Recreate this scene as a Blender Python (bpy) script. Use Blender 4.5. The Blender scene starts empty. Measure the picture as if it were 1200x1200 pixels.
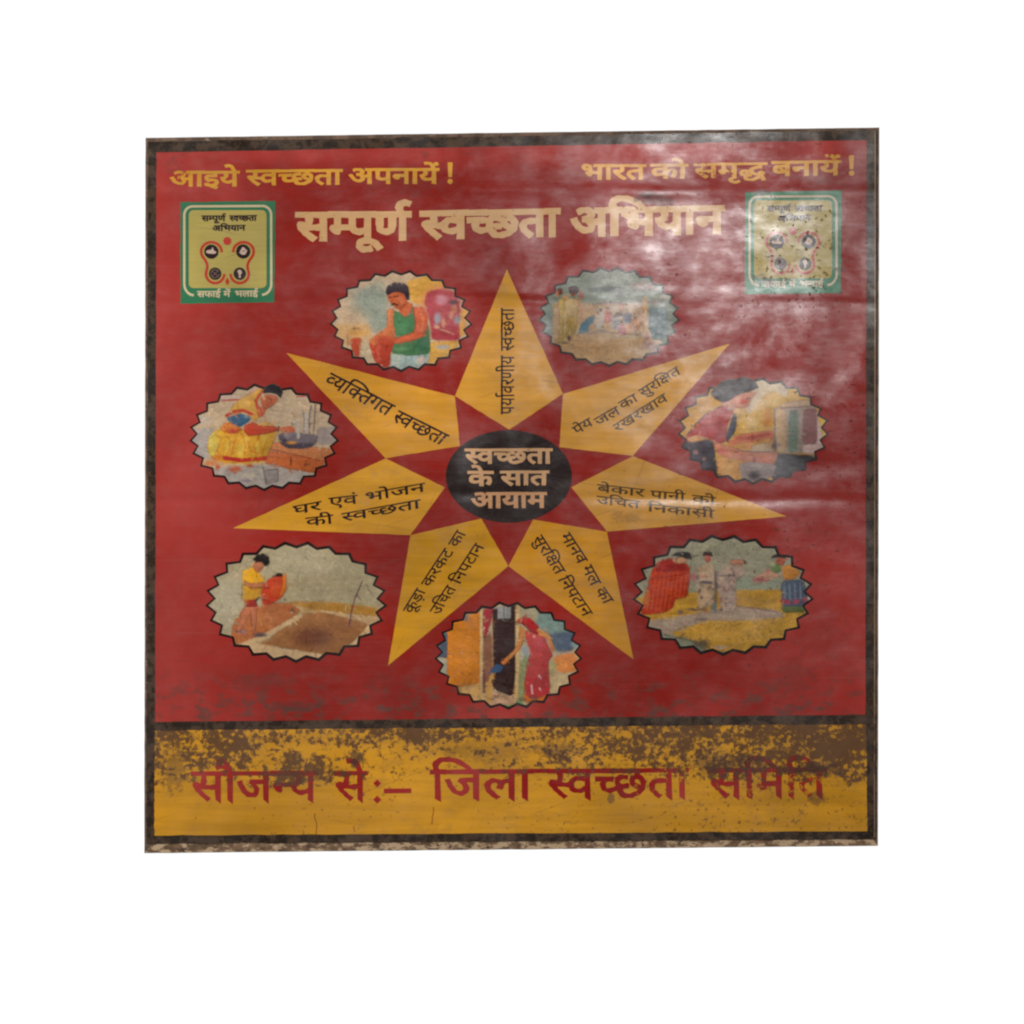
import bpy, math, random
import numpy as np
from mathutils import Vector
from mathutils.geometry import delaunay_2d_cdt

# ---------------------------------------------------------------- camera, light, exposure
scene = bpy.context.scene
col = scene.collection
random.seed(7)
rng = np.random.default_rng(7)

# one photograph pixel is one millimetre on the sign; the sign stands in the plane y = 0
def X(px): return (px - 600.0) / 1000.0
def Z(py): return (1000.0 - py) / 1000.0

CAM_D = 3.2
cam_data = bpy.data.cameras.new('camera')
cam = bpy.data.objects.new('camera', cam_data)
col.objects.link(cam)
cam.location = (0.0, -CAM_D, 0.4)
cam.rotation_euler = (math.radians(90), 0, 0)
cam_data.sensor_width = 36.0
cam_data.lens = 36.0 * CAM_D / 1.2
cam_data.clip_start = 0.05
cam_data.clip_end = 200.0
scene.camera = cam

world = bpy.data.worlds.new('World')
scene.world = world
world.use_nodes = True
wn, wl = world.node_tree.nodes, world.node_tree.links
wn.clear()
w_out = wn.new('ShaderNodeOutputWorld')
w_bg = wn.new('ShaderNodeBackground')
w_tc = wn.new('ShaderNodeTexCoord')
w_sep = wn.new('ShaderNodeSeparateXYZ')
w_map = wn.new('ShaderNodeMapRange')
w_mix = wn.new('ShaderNodeMix'); w_mix.data_type = 'RGBA'
w_map.inputs['From Min'].default_value = -0.25
w_map.inputs['From Max'].default_value = 0.25
w_mix.inputs[6].default_value = (0.15, 0.15, 0.155, 1)     # world dimmed in front of the sign so reflections stay low
w_mix.inputs[7].default_value = (1.05, 1.05, 1.05, 1)     # plain white world colour behind it, no real backdrop
wl.new(w_tc.outputs['Generated'], w_sep.inputs[0])
wl.new(w_sep.outputs['Y'], w_map.inputs['Value'])
wl.new(w_map.outputs[0], w_mix.inputs[0])
wl.new(w_mix.outputs[2], w_bg.inputs['Color'])
w_bg.inputs['Strength'].default_value = 1.0
wl.new(w_bg.outputs[0], w_out.inputs[0])

def softbox(name, loc, target, sx, sy, power, color=(1, 1, 1)):
    l = bpy.data.lights.new(name, 'AREA')
    l.shape = 'RECTANGLE'; l.size = sx; l.size_y = sy
    l.energy = power; l.color = color
    o = bpy.data.objects.new(name, l)
    col.objects.link(o)
    o.location = loc
    o.rotation_euler = (Vector(target) - Vector(loc)).to_track_quat('-Z', 'Y').to_euler()
    return o

# a lamp added for the sheen, whose mirror image falls on the upper right of the glossy sheet
softbox('sheen_lamp', (0.53, -3.6, 1.07), (0.1, 0, 0.4), 0.46, 0.5, 14.0, (1.0, 0.98, 0.97))
# a broad lamp high on the left that carries the even light on the paint
softbox('broad_lamp', (-2.6, -2.6, 2.2), (0, 0, 0.45), 1.6, 1.6, 184.0, (1.0, 0.97, 0.93))

scene.view_settings.view_transform = 'Standard'
scene.view_settings.look = 'None'
scene.view_settings.exposure = 0.0
scene.view_settings.gamma = 1.0
scene.view_settings.use_curve_mapping = False
scene.render.engine = 'CYCLES'
scene.cycles.filter_width = 2.3
scene.cycles.max_bounces = 4

# ---------------------------------------------------------------- helpers
def lin(c):
    if isinstance(c, str):
        c = tuple(int(c[i:i + 2], 16) for i in (1, 3, 5))
    r = []
    for v in c[:3]:
        v /= 255.0
        r.append(v / 12.92 if v <= 0.04045 else ((v + 0.055) / 1.055) ** 2.4)
    return tuple(r)

VEIL = 0.018        # light the varnish adds over every colour; taken off before pigments are mixed
GAIN = 1.0
def pigment(c):
    return tuple(max(0.004, (v - VEIL) / GAIN) for v in lin(c))

LAYER = 0.00016     # thickness of one coat of paint
def layer_y(n): return -n * LAYER

def link_mesh(name, verts, faces, material, parent, colors=None, label=None):
    me = bpy.data.meshes.new(name)
    me.from_pydata([tuple(v) for v in verts], [], [tuple(f) for f in faces])
    me.materials.append(material)
    if colors is not None:
        a = me.color_attributes.new('paint', 'FLOAT_COLOR', 'POINT')
        c = np.ones((len(verts), 4), dtype=np.float32)
        c[:, :3] = np.asarray(colors, dtype=np.float32)
        a.data.foreach_set('color', c.ravel())
    me.update()
    o = bpy.data.objects.new(name, me)
    col.objects.link(o)
    if parent is not None:
        o.parent = parent
    if label:
        o['label'] = label
    return o

def winding(px, py, contours):
    """winding number of points about a set of closed contours"""
    w = np.zeros(len(px), dtype=int)
    for c in contours:
        a = np.asarray(c, dtype=float)
        b = np.roll(a, -1, 0)
        for s in range(0, len(px), 4000):
            x = px[s:s + 4000, None]; y = py[s:s + 4000, None]
            up = (a[None, :, 1] <= y) & (b[None, :, 1] > y)
            dn = (a[None, :, 1] > y) & (b[None, :, 1] <= y)
            cr = (b[None, :, 0] - a[None, :, 0]) * (y - a[None, :, 1]) - (x - a[None, :, 0]) * (b[None, :, 1] - a[None, :, 1])
            w[s:s + 4000] += (up & (cr > 0)).sum(1) - (dn & (cr < 0)).sum(1)
    return w

def triangulate(contours, inner=None, clip=None):
    """union (non-zero winding) of closed contours in photo millimetres -> points, triangles"""
    pts, edges = [], []
    for c in list(contours) + ([clip] if clip is not None else []):
        n0 = len(pts); n = len(c)
        pts += [Vector((float(p[0]), float(p[1]))) for p in c]
        edges += [(n0 + i, n0 + (i + 1) % n) for i in range(n)]
    if inner is not None:
        pts += [Vector((float(p[0]), float(p[1]))) for p in inner]
    v, e, f, *_ = delaunay_2d_cdt(pts, edges, [], 0, 1e-5)
    V = np.array([(p.x, p.y) for p in v]); F = np.array([t for t in f if len(t) == 3])
    cen = V[F].mean(1)
    keep = winding(cen[:, 0], cen[:, 1], contours) != 0
    if clip is not None:
        keep &= winding(cen[:, 0], cen[:, 1], [clip]) != 0
    F = F[keep]
    used = np.unique(F)
    remap = -np.ones(len(V), dtype=int); remap[used] = np.arange(len(used))
    return V[used], remap[F]

def coat(name, contours, layer, color, material, parent, inner=None, label=None, clip=None):
    """one flat coat of paint on the sheet; color is a hex string or a function of photo points"""
    V, F = triangulate(contours, inner, clip)
    P = V[F]
    area = (P[:, 1, 0] - P[:, 0, 0]) * (P[:, 2, 1] - P[:, 0, 1]) - (P[:, 2, 0] - P[:, 0, 0]) * (P[:, 1, 1] - P[:, 0, 1])
    F = F.copy()
    F[area > 0] = F[area > 0][:, ::-1]          # photo y runs down: keep every normal towards the viewer
    y = layer_y(layer)
    verts = [(X(p[0]), y, Z(p[1])) for p in V]
    cols = color(V) if callable(color) else np.tile(pigment(color), (len(V), 1))
    return link_mesh(name, verts, F.tolist(), material, parent, cols, label)

# ---------------------------------------------------------------- lettering outlines
GLYPHS = [
"470,218 470,148c 379,80c 312,80 226,80c 92,208c 29,356 100,382 143,276c 243,153c 305,153 343,153c 391,188c 391,227 391,264c 350,322c 318,347 291,342c 260,341 255,411 323,413c 380,457c 380,494 380,530c 333,562c 302,562 265,562c 205,542c 171,525 146,594 172,608c 249,632c 298,632 376,632c 459,554c 459,495 459,417c 392,375 403,365c 412,355 450,350c 486,350 518,350c 568,356c 594,363 594,551 521,551 521,622 1038,622 1038,551 934,551 934,0 853,0 853,551 675,551 675,0 594,0 594,290 570,284c 524,279c 498,279 481,279c 455,282 470,252c",
"271,222 242,222c 184,208c 161,197 114,225c 50,301c 50,352 50,380c 70,420c 87,433 110,450c 172,465c 221,465 314,465 314,551 0,551 0,622 505,622 505,551 395,551 395,394 211,394 180,394c 154,388c 145,381 130,369c 130,347 130,323c 158,290c 174,277 220,294c 275,294 349,294c 447,219c 447,154 447,89c 364,14c 289,4 318,-8c 381,-30c 415,-40 382,-110 325,-84c 221,-27c 176,1 117,4c 48,33c 48,65 48,87c 75,116c 101,116 121,116c 164,95c 194,70 208,68c 219,68 289,68c 366,109c 366,153 366,186c 317,222c",
"595,622 595,551 491,551 491,0 410,0 410,179 382,161c 304,132c 253,132 163,132c 52,253c 38,353 100,366c 160,413c 160,457 160,485c 137,533c 123,551 0,551 0,622;129,301 149,252c 210,203c 259,203 309,203c 383,245c 410,274 410,551 211,551 240,499c 240,445 240,337c",
"-169,615 -190,694c -231,785c -281,823c -315,823 -337,823c -371,814c -385,809 -409,882 -370,896c -318,896 -264,896c -185,845c -122,722c -94,615",
"369,322 400,322c 450,327c 478,332 486,260 461,255c 409,251c 380,251 338,251c 245,266c 212,277 192,264c 167,253 208,201c 319,91c 380,42 326,-12 270,37c 171,137c 95,225c 73,256 51,287c 40,323c 40,340 40,359c 70,393c 104,393 129,393c 166,370c 181,350 202,369c 217,428c 217,458 217,488c 208,536c 201,551 0,551 0,622 403,622 403,551 281,551 288,534c 298,488c 298,458 298,416c 279,354c 262,333 314,322c",
"571,551 467,551 467,0 387,0 387,165 361,147c 286,118c 233,118 179,118c 95,160c 46,235c 46,286 46,372c 161,464c 255,464 268,464c 307,461c 344,457c 354,454 349,381 330,385c 282,391c 259,391 197,391c 127,337c 127,287 127,236c 190,188c 235,188 287,188c 362,233c 387,260 387,551 0,551 0,622 571,622",
"0,622 410,622 410,551 0,551;509,200 491,185c 438,146c 365,118c 317,118 240,118c 141,204c 141,275 141,304c 166,355c 185,371 38,369 38,441 331,441 349,441c 385,440c 389,440 382,370 350,370 292,370c 221,321c 221,274 221,231c 279,188c 317,188 368,188c 441,233c 469,262",
"296,70 373,70c 499,133c 574,241c 574,310 574,357c 528,419c 487,419 453,419c 424,383c 424,358 424,326c 477,275c 535,261 502,198 421,221c 347,304c 347,356 347,404c 402,472c 455,481 455,551 0,551 0,622 715,622 715,551 535,551 535,477 586,464c 653,380c 653,308 653,250c 603,140c 510,52c 378,0c 296,0 199,0c 101,83c 101,147 101,168c 116,213c 132,231 90,251c 43,316c 43,359 43,419c 133,483c 206,483 223,483c 275,478c 288,473 282,404 268,408c 233,415c 212,415 124,415c 124,350 124,321c 168,289c 202,281 231,290c 266,290 277,290c 301,288c 308,287 302,217 296,218c 281,218c 276,218 182,218c 182,148 182,108c 244,70c",
"481,551 481,0 400,0 400,328 291,328 230,328c 169,316c 150,299 126,280c 126,237 126,188c 200,97c 271,40 217,-12 171,28c 92,108c 45,194c 45,242 45,277c 72,333c 93,351 122,376c 204,399c 272,399 400,399 400,551 0,551 0,622 584,622 584,551",
"170,551 170,0 89,0 89,551 0,551 0,622 273,622 273,551",
"470,218 470,148c 379,80c 312,80 226,80c 92,208c 29,356 100,382 143,276c 243,153c 305,153 343,153c 391,188c 391,227 391,264c 350,322c 318,347 291,342c 260,341 255,411 323,413c 380,457c 380,494 380,530c 333,562c 302,562 265,562c 205,542c 171,525 146,594 172,608c 249,632c 298,632 376,632c 459,554c 459,495 459,417c 392,375 403,365c 412,355 450,350c 486,350 518,350c 568,356c 594,363 594,551 521,551 521,622 779,622 779,551 675,551 675,0 594,0 594,290 570,284c 524,279c 498,279 481,279c 455,282 470,252c",
"479,551 479,0 398,0 398,191 369,172c 301,146c 254,146 214,146c 149,173c 128,194 103,221c 79,294c 79,358 79,551 0,551 0,622 583,622 583,551;398,551 160,551 160,369 160,328c 166,280c 179,251c 190,240 213,217c 263,217 303,217c 373,255c 398,280",
"0,622 569,622 569,551 466,551 466,0 385,0 385,298 204,298 204,244 204,216c 176,188c 153,188 129,188c 75,230c 37,290c 37,318 37,341c 64,369c 98,369 385,369 385,551 0,551",
"-169,615 -190,694c -231,785c -281,823c -315,823 -337,823c -371,814c -385,809 -409,882 -370,896c -318,896 -264,896c -185,845c -122,722c -94,615;-113,821 -113,845c -80,879c -58,879 -35,879c -2,845c -2,821 -2,797c -35,763c -58,763 -80,763c -113,797c",
"174,632 211,632c 269,611c 291,586 309,567c 332,499c 332,437 332,321 533,321 533,551 402,551 402,622 717,622 717,551 614,551 614,0 533,0 533,250 332,250 332,213 332,180c 303,151c 283,151 264,151c 222,176c 186,215c 164,259c 164,278 164,296c 191,321c 224,321 253,321 253,426 253,473c 243,523c 232,538 212,568c 169,568 142,568c 114,542c 114,521 114,493c 161,463c 218,460 210,389 135,395c 46,456c 46,520 46,579c 122,632c",
"395,42 341,-12 282,37c 178,137c 98,225c 75,256 53,287c 40,323c 40,340 40,359c 70,393c 104,393 129,393c 166,370c 181,349 220,369c 256,429c 256,468 256,491c 246,536c 239,551 0,551 0,622 424,622 424,551 320,551 336,516c 336,458 336,403c 292,327c 216,274c 167,254 212,202c 331,91c",
"777,551 452,551 452,349 500,399c 569,399 634,399c 716,316c 716,239 716,193c 686,89c 651,39 579,80 604,112c 636,196c 636,237 636,284c 597,330c 562,330 508,330c 452,258 452,0 371,0 371,174 347,154c 276,118c 226,118 179,118c 96,156c 46,233c 46,290 46,370c 156,464c 244,464 267,464c 324,457c 339,454 333,381 317,385c 268,391c 249,391 191,391c 127,339c 127,292 127,239c 188,188c 228,188 272,188c 341,230c 371,260 371,551 0,551 0,622 777,622",
"170,551 170,0 89,0 89,551 0,551 0,622 273,622 273,551;90,615 69,694c 28,785c -22,823c -56,823 -78,823c -112,814c -126,809 -150,882 -111,896c -59,896 -5,896c 74,845c 137,722c 165,615",
"587,551 587,0 506,0 506,266 477,257c 419,251c 380,251 338,251c 245,266c 212,277 192,264c 167,253 208,201c 319,91c 380,42 326,-12 270,37c 171,137c 95,225c 73,256 51,287c 40,323c 40,340 40,359c 70,393c 104,393 129,393c 166,370c 181,350 202,369c 217,428c 217,458 217,488c 208,536c 201,551 0,551 0,622 691,622 691,551;369,322 408,322c 472,330c 506,339 506,551 281,551 288,534c 298,488c 298,458 298,416c 279,354c 262,333 314,322c",
"509,551 509,0 428,0 428,250 207,250 207,213 207,180c 178,151c 159,151 140,151c 98,176c 62,215c 39,259c 39,278 39,296c 66,321c 100,321 126,321 126,551 0,551 0,622 612,622 612,551;428,551 207,551 207,321 428,321",
"27,-233 2,-246c -65,-268c -106,-268 -181,-268c -266,-189c -266,-126 -266,-70c -177,13c -89,18 -82,-48 -140,-55c -192,-99c -192,-132 -192,-166c -142,-197c -111,-197 -79,-197c -32,-182c 2,-164",
"757,-138 688,-166 631,-8 600,-49c 516,-120c 410,-164c 345,-164 255,-164c 159,-88c 159,-30 159,-13c 170,22c 181,38 119,54c 40,124c 40,185 40,242c 117,317c 177,317 227,317c 294,264c 294,221 294,202c 277,156c 257,138 198,176 218,193c 218,215 218,229c 200,254c 175,254 150,254c 112,212c 112,181 112,149c 150,113c 209,95c 241,93 272,106c 312,106 322,106c 344,105c 351,104 345,36 340,37c 328,37c 323,37 283,37c 238,4c 238,-25 238,-60c 295,-95c 338,-95 419,-95c 547,-2c 599,72 589,71c 571,69c 565,69 523,69c 436,90c 363,137c 318,215c 318,272 318,316c 348,379c 373,401 406,430c 502,456c 562,456 566,456 566,551 0,551 0,622 806,622 806,551 647,551 647,385 599,385 540,385c 469,371c 445,355 423,340c 398,294c 398,262 398,209c 478,140c 562,140 565,140c 575,140c 582,141 580,150c 578,169c 578,176 578,211c 619,240c 645,240 687,240c 732,191c 732,162 732,130c 699,93c 672,83",
"585,551 482,551 482,0 401,0 401,165 374,147c 297,118c 241,118 185,118c 96,160c 46,235c 46,286 46,372c 167,464c 265,464 279,464c 319,461c 358,457c 369,454 363,385 343,389c 293,395c 268,395 248,395c 230,392 365,224 384,238c 401,256 401,551 0,551 0,622 585,622;127,287 127,235c 194,184c 242,184 260,184c 293,190c 308,195 168,370 127,342c",
"207,321 428,321 428,250 207,250 207,213 207,180c 178,151c 159,151 140,151c 98,176c 62,215c 39,259c 39,278 39,296c 66,321c 100,321 126,321 126,551 0,551 0,622 364,622 364,551 207,551",
"-63,-245 -88,-255c -145,-268c -173,-268 -248,-268c -333,-189c -333,-126 -333,-69c -241,11c -162,11 -87,11c 25,-45c 111,-136c 145,-189 83,-228 29,-145c -83,-57c -156,-57 -207,-57c -259,-96c -259,-128 -259,-166c -209,-196c -178,-196 -151,-196c -109,-185c -88,-175",
"634,551 634,0 553,0 553,551 420,551 420,321 420,279c 403,221c 385,198 364,173c 298,146c 251,146 158,146c 114,205 97,228c 79,298c 79,352 79,551 0,551 0,622 737,622 737,551;249,217 301,217c 321,249 332,266c 339,310c 339,353 339,551 160,551 160,353 160,314c 168,268c 178,251 189,235c 222,217c",
"-190,615 -211,650c -240,726c -240,762 -240,829c -151,896c -85,896 -53,896c 1,883c 21,872 -1,806 -18,815c -56,827c -78,827 -118,827c -160,782c -160,747 -160,714c -133,651c -108,615",
"89,551 0,551 0,622 80,622 68,644c 53,693c 53,723 53,802c 175,896c 277,896 381,896c 556,826c 700,700c 756,615 671,615 501,824c 297,824 220,824c 134,765c 134,712 134,683c 153,639c 165,622 273,622 273,551 170,551 170,0 89,0",
"-185,615 -202,650c -220,714c -220,748 -220,813c -136,896c -61,896 -1,896c 79,839c 137,718c 163,622 273,622 273,551 170,551 170,0 89,0 89,551 0,551 0,622 87,622 59,726c -2,825c -57,825 -97,825c -139,776c -139,733 -139,699c -119,644c -105,615",
"653,551 653,0 572,0 572,370 435,370 394,370c 378,373 414,343c 458,263c 458,218 458,172c 417,110c 350,80c 310,80 257,80c 161,141c 73,282c 31,401 102,426 148,292c 248,153c 306,153 338,153c 379,187c 379,227 379,271c 318,349c 273,377 302,441 572,441 572,551 0,551 0,622 757,622 757,551",
"0,551 0,622 693,622 693,551 589,551 589,0 508,0 508,355 502,356c 494,356 470,356c 420,332c 374,269c 356,208 279,232 291,278c 311,313 287,331c 239,353c 209,353 169,353c 126,307c 126,271 126,233c 169,164c 251,89c 309,40 255,-12 197,38c 101,129c 45,222c 45,275 45,328c 94,395c 168,426c 204,426 248,426c 321,397c 354,370 412,426c 499,426 504,426c 508,426 508,551",
"-248,-12 -194,11c -136,11 -61,11c 22,-66c 22,-129 22,-190c -71,-268c -157,-268 -254,-268c -395,-176c -455,-100 -394,-57 -355,-105c -285,-167c -206,-196c -157,-196 -51,-196c -51,-122 -51,-89c -100,-57c -131,-57 -158,-57c -201,-68c -222,-79",
"89,551 0,551 0,622 80,622 68,644c 53,693c 53,724 53,803c 181,896c 290,896 404,896c 594,826c 749,699c 809,615 722,615 631,718c 424,824c 311,824 226,824c 134,765c 134,711 134,683c 153,639c 165,622 273,622 273,551 170,551 170,0 89,0",
"623,551 623,0 542,0 542,325 511,310c 440,293c 390,293 340,293c 257,313c 225,326 178,297c 128,244c 128,208 128,188c 148,147c 200,120c 247,120 258,120c 269,121 263,139c 263,157 263,189c 303,216c 328,216 369,216c 413,164c 413,136 413,108c 388,76c 365,66 383,43c 421,2c 448,-24 390,-65 363,-34c 314,27c 298,53 286,51c 258,50c 245,50 186,50c 96,91c 46,162c 46,205 46,260c 115,333c 164,361 120,390c 74,461c 74,507 74,560c 155,632c 231,632 293,632c 382,574c 382,515 382,467c 336,401c 295,373 314,368c 357,364c 379,364 425,364c 504,385c 542,411 542,551 453,551 453,622 727,622 727,551;153,502 153,469c 195,416c 228,399 303,448c 303,506 303,530c 269,566c 229,566 195,566c 153,532c",
"729,551 729,0 648,0 648,45 613,26c 530,7c 488,7 380,7c 183,114c 85,239 58,274c 40,319c 40,338 40,359c 70,393c 104,393 129,393c 166,370c 181,350 202,369c 217,428c 217,458 217,484c 210,531c 201,551 0,551 0,622 833,622 833,551;534,232 569,232c 627,261c 648,280 648,551 281,551 298,514c 298,458 298,376c 228,280c 166,253 236,169c 391,79c 490,79 533,79c 611,99c 648,122 648,198 625,184c 561,164c 521,164 474,164c 399,203c 356,273c 356,319 356,392c 452,473c 531,473 548,473c 602,468c 616,463 610,394 595,398c 558,404c 540,404 492,404c 437,360c 437,316 437,273c 492,232c",
"0,622 563,622 563,551 453,551 485,512c 485,464 485,374c 406,328 442,296c 499,211c 499,152 499,102c 454,34c 376,0c 328,0 271,0c 168,61c 73,199c 29,313 100,338 128,260c 195,141c 274,74c 320,74 361,74c 414,111c 414,160 414,201c 369,270c 329,301 299,295c 264,294 259,364 333,366c 404,414c 404,463 404,493c 374,538c 351,551 0,551",
"89,551 0,551 0,622 80,622 68,644c 53,694c 53,724 53,802c 169,896c 266,896 407,896c 625,743c 704,615 620,615 467,824c 283,824 213,824c 134,765c 134,714 134,684c 153,639c 165,622 273,622 273,551 170,551 170,0 89,0",
"649,551 545,551 545,0 465,0 465,165 439,148c 367,118c 317,118 240,118c 141,204c 141,275 141,304c 166,355c 185,371 38,369 38,441 331,441 349,441c 385,440c 389,440 382,370 350,370 292,370c 221,321c 221,274 221,231c 279,188c 317,188 367,188c 438,231c 465,260 465,551 0,551 0,622 649,622",
"89,551 0,551 0,622 82,622 68,647c 53,701c 53,731 53,805c 158,896c 249,896 374,896c 554,750c 621,615 540,615 479,721c 342,825c 262,825 202,825c 134,768c 134,720 134,690c 152,642c 165,622 273,622 273,551 170,551 170,0 89,0",
"519,551 371,551 371,349 316,349 268,349c 204,333c 181,318 126,280c 126,215 126,167c 170,104c 241,74c 283,74 337,74c 413,99c 455,121 482,47 438,27c 339,0c 286,0 217,0c 108,52c 46,150c 46,220 46,285c 114,374c 225,420c 288,420 290,420 290,551 0,551 0,622 519,622",
"358,222 329,222c 271,208c 248,197 201,225c 137,301c 137,352 137,380c 157,420c 174,433 197,450c 259,465c 308,465 401,465 401,551 0,551 0,622 592,622 592,551 482,551 482,394 298,394 267,394c 241,388c 232,381 217,369c 217,347 217,323c 245,290c 261,277 307,294c 362,294 436,294c 534,219c 534,154 534,87c 436,0c 337,0 239,0c 84,88c 25,158 86,207 143,139c 262,74c 337,74 453,74c 453,152 453,187c 404,222c;257,-134 257,-110c 290,-76c 312,-76 335,-76c 367,-110c 367,-134 367,-159c 335,-192c 312,-192 290,-192c 257,-159c",
"605,551 502,551 502,0 421,0 421,166 390,146c 314,118c 259,118 182,118c 86,199c 86,266 86,294c 106,346c 128,366 88,385c 42,455c 42,497 42,528c 52,551 0,551 0,622 605,622;167,269 167,227c 223,188c 267,188 319,188c 396,231c 421,260 421,551 145,551 123,527c 123,494 123,457c 166,417c 200,412 228,419c 263,419 290,419c 308,417 302,347 295,348c 279,348c 273,348 224,348c 167,308c",
"568,551 474,551 474,380 474,329c 459,269c 441,246 404,198c 323,192 307,266 329,270c 360,281c 370,292 382,304c 393,339c 393,380 393,551 160,551 160,353 160,307c 166,249c 186,211c 226,180c 260,160 370,98 433,62c 486,-3c 486,-53 486,-93c 453,-164c 439,-184 367,-142 380,-122c 403,-77c 403,-55 403,-36c 387,-7c 339,28c 290,56 203,106 164,129c 109,178c 95,212 79,248c 79,316 79,551 0,551 0,622 568,622",
"-185,772 -185,796c -152,830c -130,830 -107,830c -75,796c -75,772 -75,748c -107,714c -130,714 -152,714c -185,748c",
"0,622 406,622 406,551 0,551;425,193 388,162c 293,118c 233,118 179,118c 95,160c 46,235c 46,286 46,372c 161,464c 255,464 268,464c 307,461c 344,457c 354,454 349,381 330,385c 282,391c 259,391 197,391c 127,337c 127,287 127,236c 190,188c 235,188 287,188c 362,233c 387,259",
"89,551 0,551 0,622 80,622 68,644c 53,692c 53,725 53,808c 216,896c 364,896 540,896c 824,823c 1044,696c 1124,615 1025,615 891,716c 574,824c 394,824 263,824c 134,769c 134,706 134,681c 152,638c 164,622 273,622 273,551 170,551 170,0 89,0",
"618,551 452,551 452,334 474,349c 528,368c 567,368 631,368 631,297 580,297 534,297c 482,277c 452,253 452,0 371,0 371,174 347,154c 276,118c 226,118 179,118c 96,156c 46,233c 46,290 46,370c 156,464c 244,464 267,464c 324,457c 339,454 333,381 317,385c 268,391c 249,391 191,391c 127,339c 127,292 127,239c 188,188c 228,188 272,188c 341,230c 371,260 371,551 0,551 0,622 618,622",
"208,551 208,234 208,208c 183,178c 160,178 134,178c 79,220c 41,280c 41,308 41,331c 68,359c 102,359 127,359 127,551 0,551 0,622 578,622 578,551 474,551 474,0 393,0 393,551",
"460,551 460,349 485,373c 543,399c 578,399 643,399c 725,316c 725,239 725,193c 695,89c 660,39 588,80 613,112c 645,196c 645,237 645,284c 605,330c 570,330 517,330c 460,257 460,0 379,0 379,193 355,174c 291,146c 248,146 208,146c 144,175c 125,197 100,226c 79,297c 79,354 79,551 0,551 0,622 786,622 786,551;160,551 160,360 160,305c 172,257c 188,240 208,217c 248,217 289,217c 353,251c 379,278 379,551",
"271,222 242,222c 184,208c 161,197 114,225c 50,301c 50,352 50,380c 70,420c 87,433 110,450c 172,465c 221,465 314,465 314,551 0,551 0,622 505,622 505,551 395,551 395,394 211,394 180,394c 154,388c 145,381 130,369c 130,347 130,323c 158,290c 174,277 220,294c 275,294 349,294c 447,219c 447,154 447,89c 364,14c 289,4 318,-8c 381,-30c 415,-40 382,-110 325,-84c 221,-27c 176,1 117,4c 48,33c 48,65 48,87c 75,116c 101,116 121,116c 164,95c 194,70 208,68c 219,68 289,68c 366,109c 366,153 366,186c 317,222c;293,615 272,650c 243,726c 243,762 243,829c 332,896c 398,896 430,896c 484,883c 504,872 482,806 465,815c 427,827c 405,827 365,827c 323,782c 323,747 323,714c 350,651c 375,615",
"170,551 170,0 89,0 89,551 0,551 0,622 273,622 273,551;80,615 53,655c 8,692c -35,703c -61,703 -81,703c -123,691c -143,682 -169,751 -146,761c -96,773c -67,773 -22,773c 48,730c 72,692 76,694 56,746c 18,803c -26,827c -57,827 -81,827c -113,819c -127,813 -150,882 -111,896c -59,896 -5,896c 74,845c 137,722c 165,615",
"0,622 373,622 373,551 0,551;204,298 204,244 204,216c 176,188c 153,188 129,188c 75,230c 37,290c 37,318 37,341c 64,369c 98,369 385,369 385,298",
]
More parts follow.
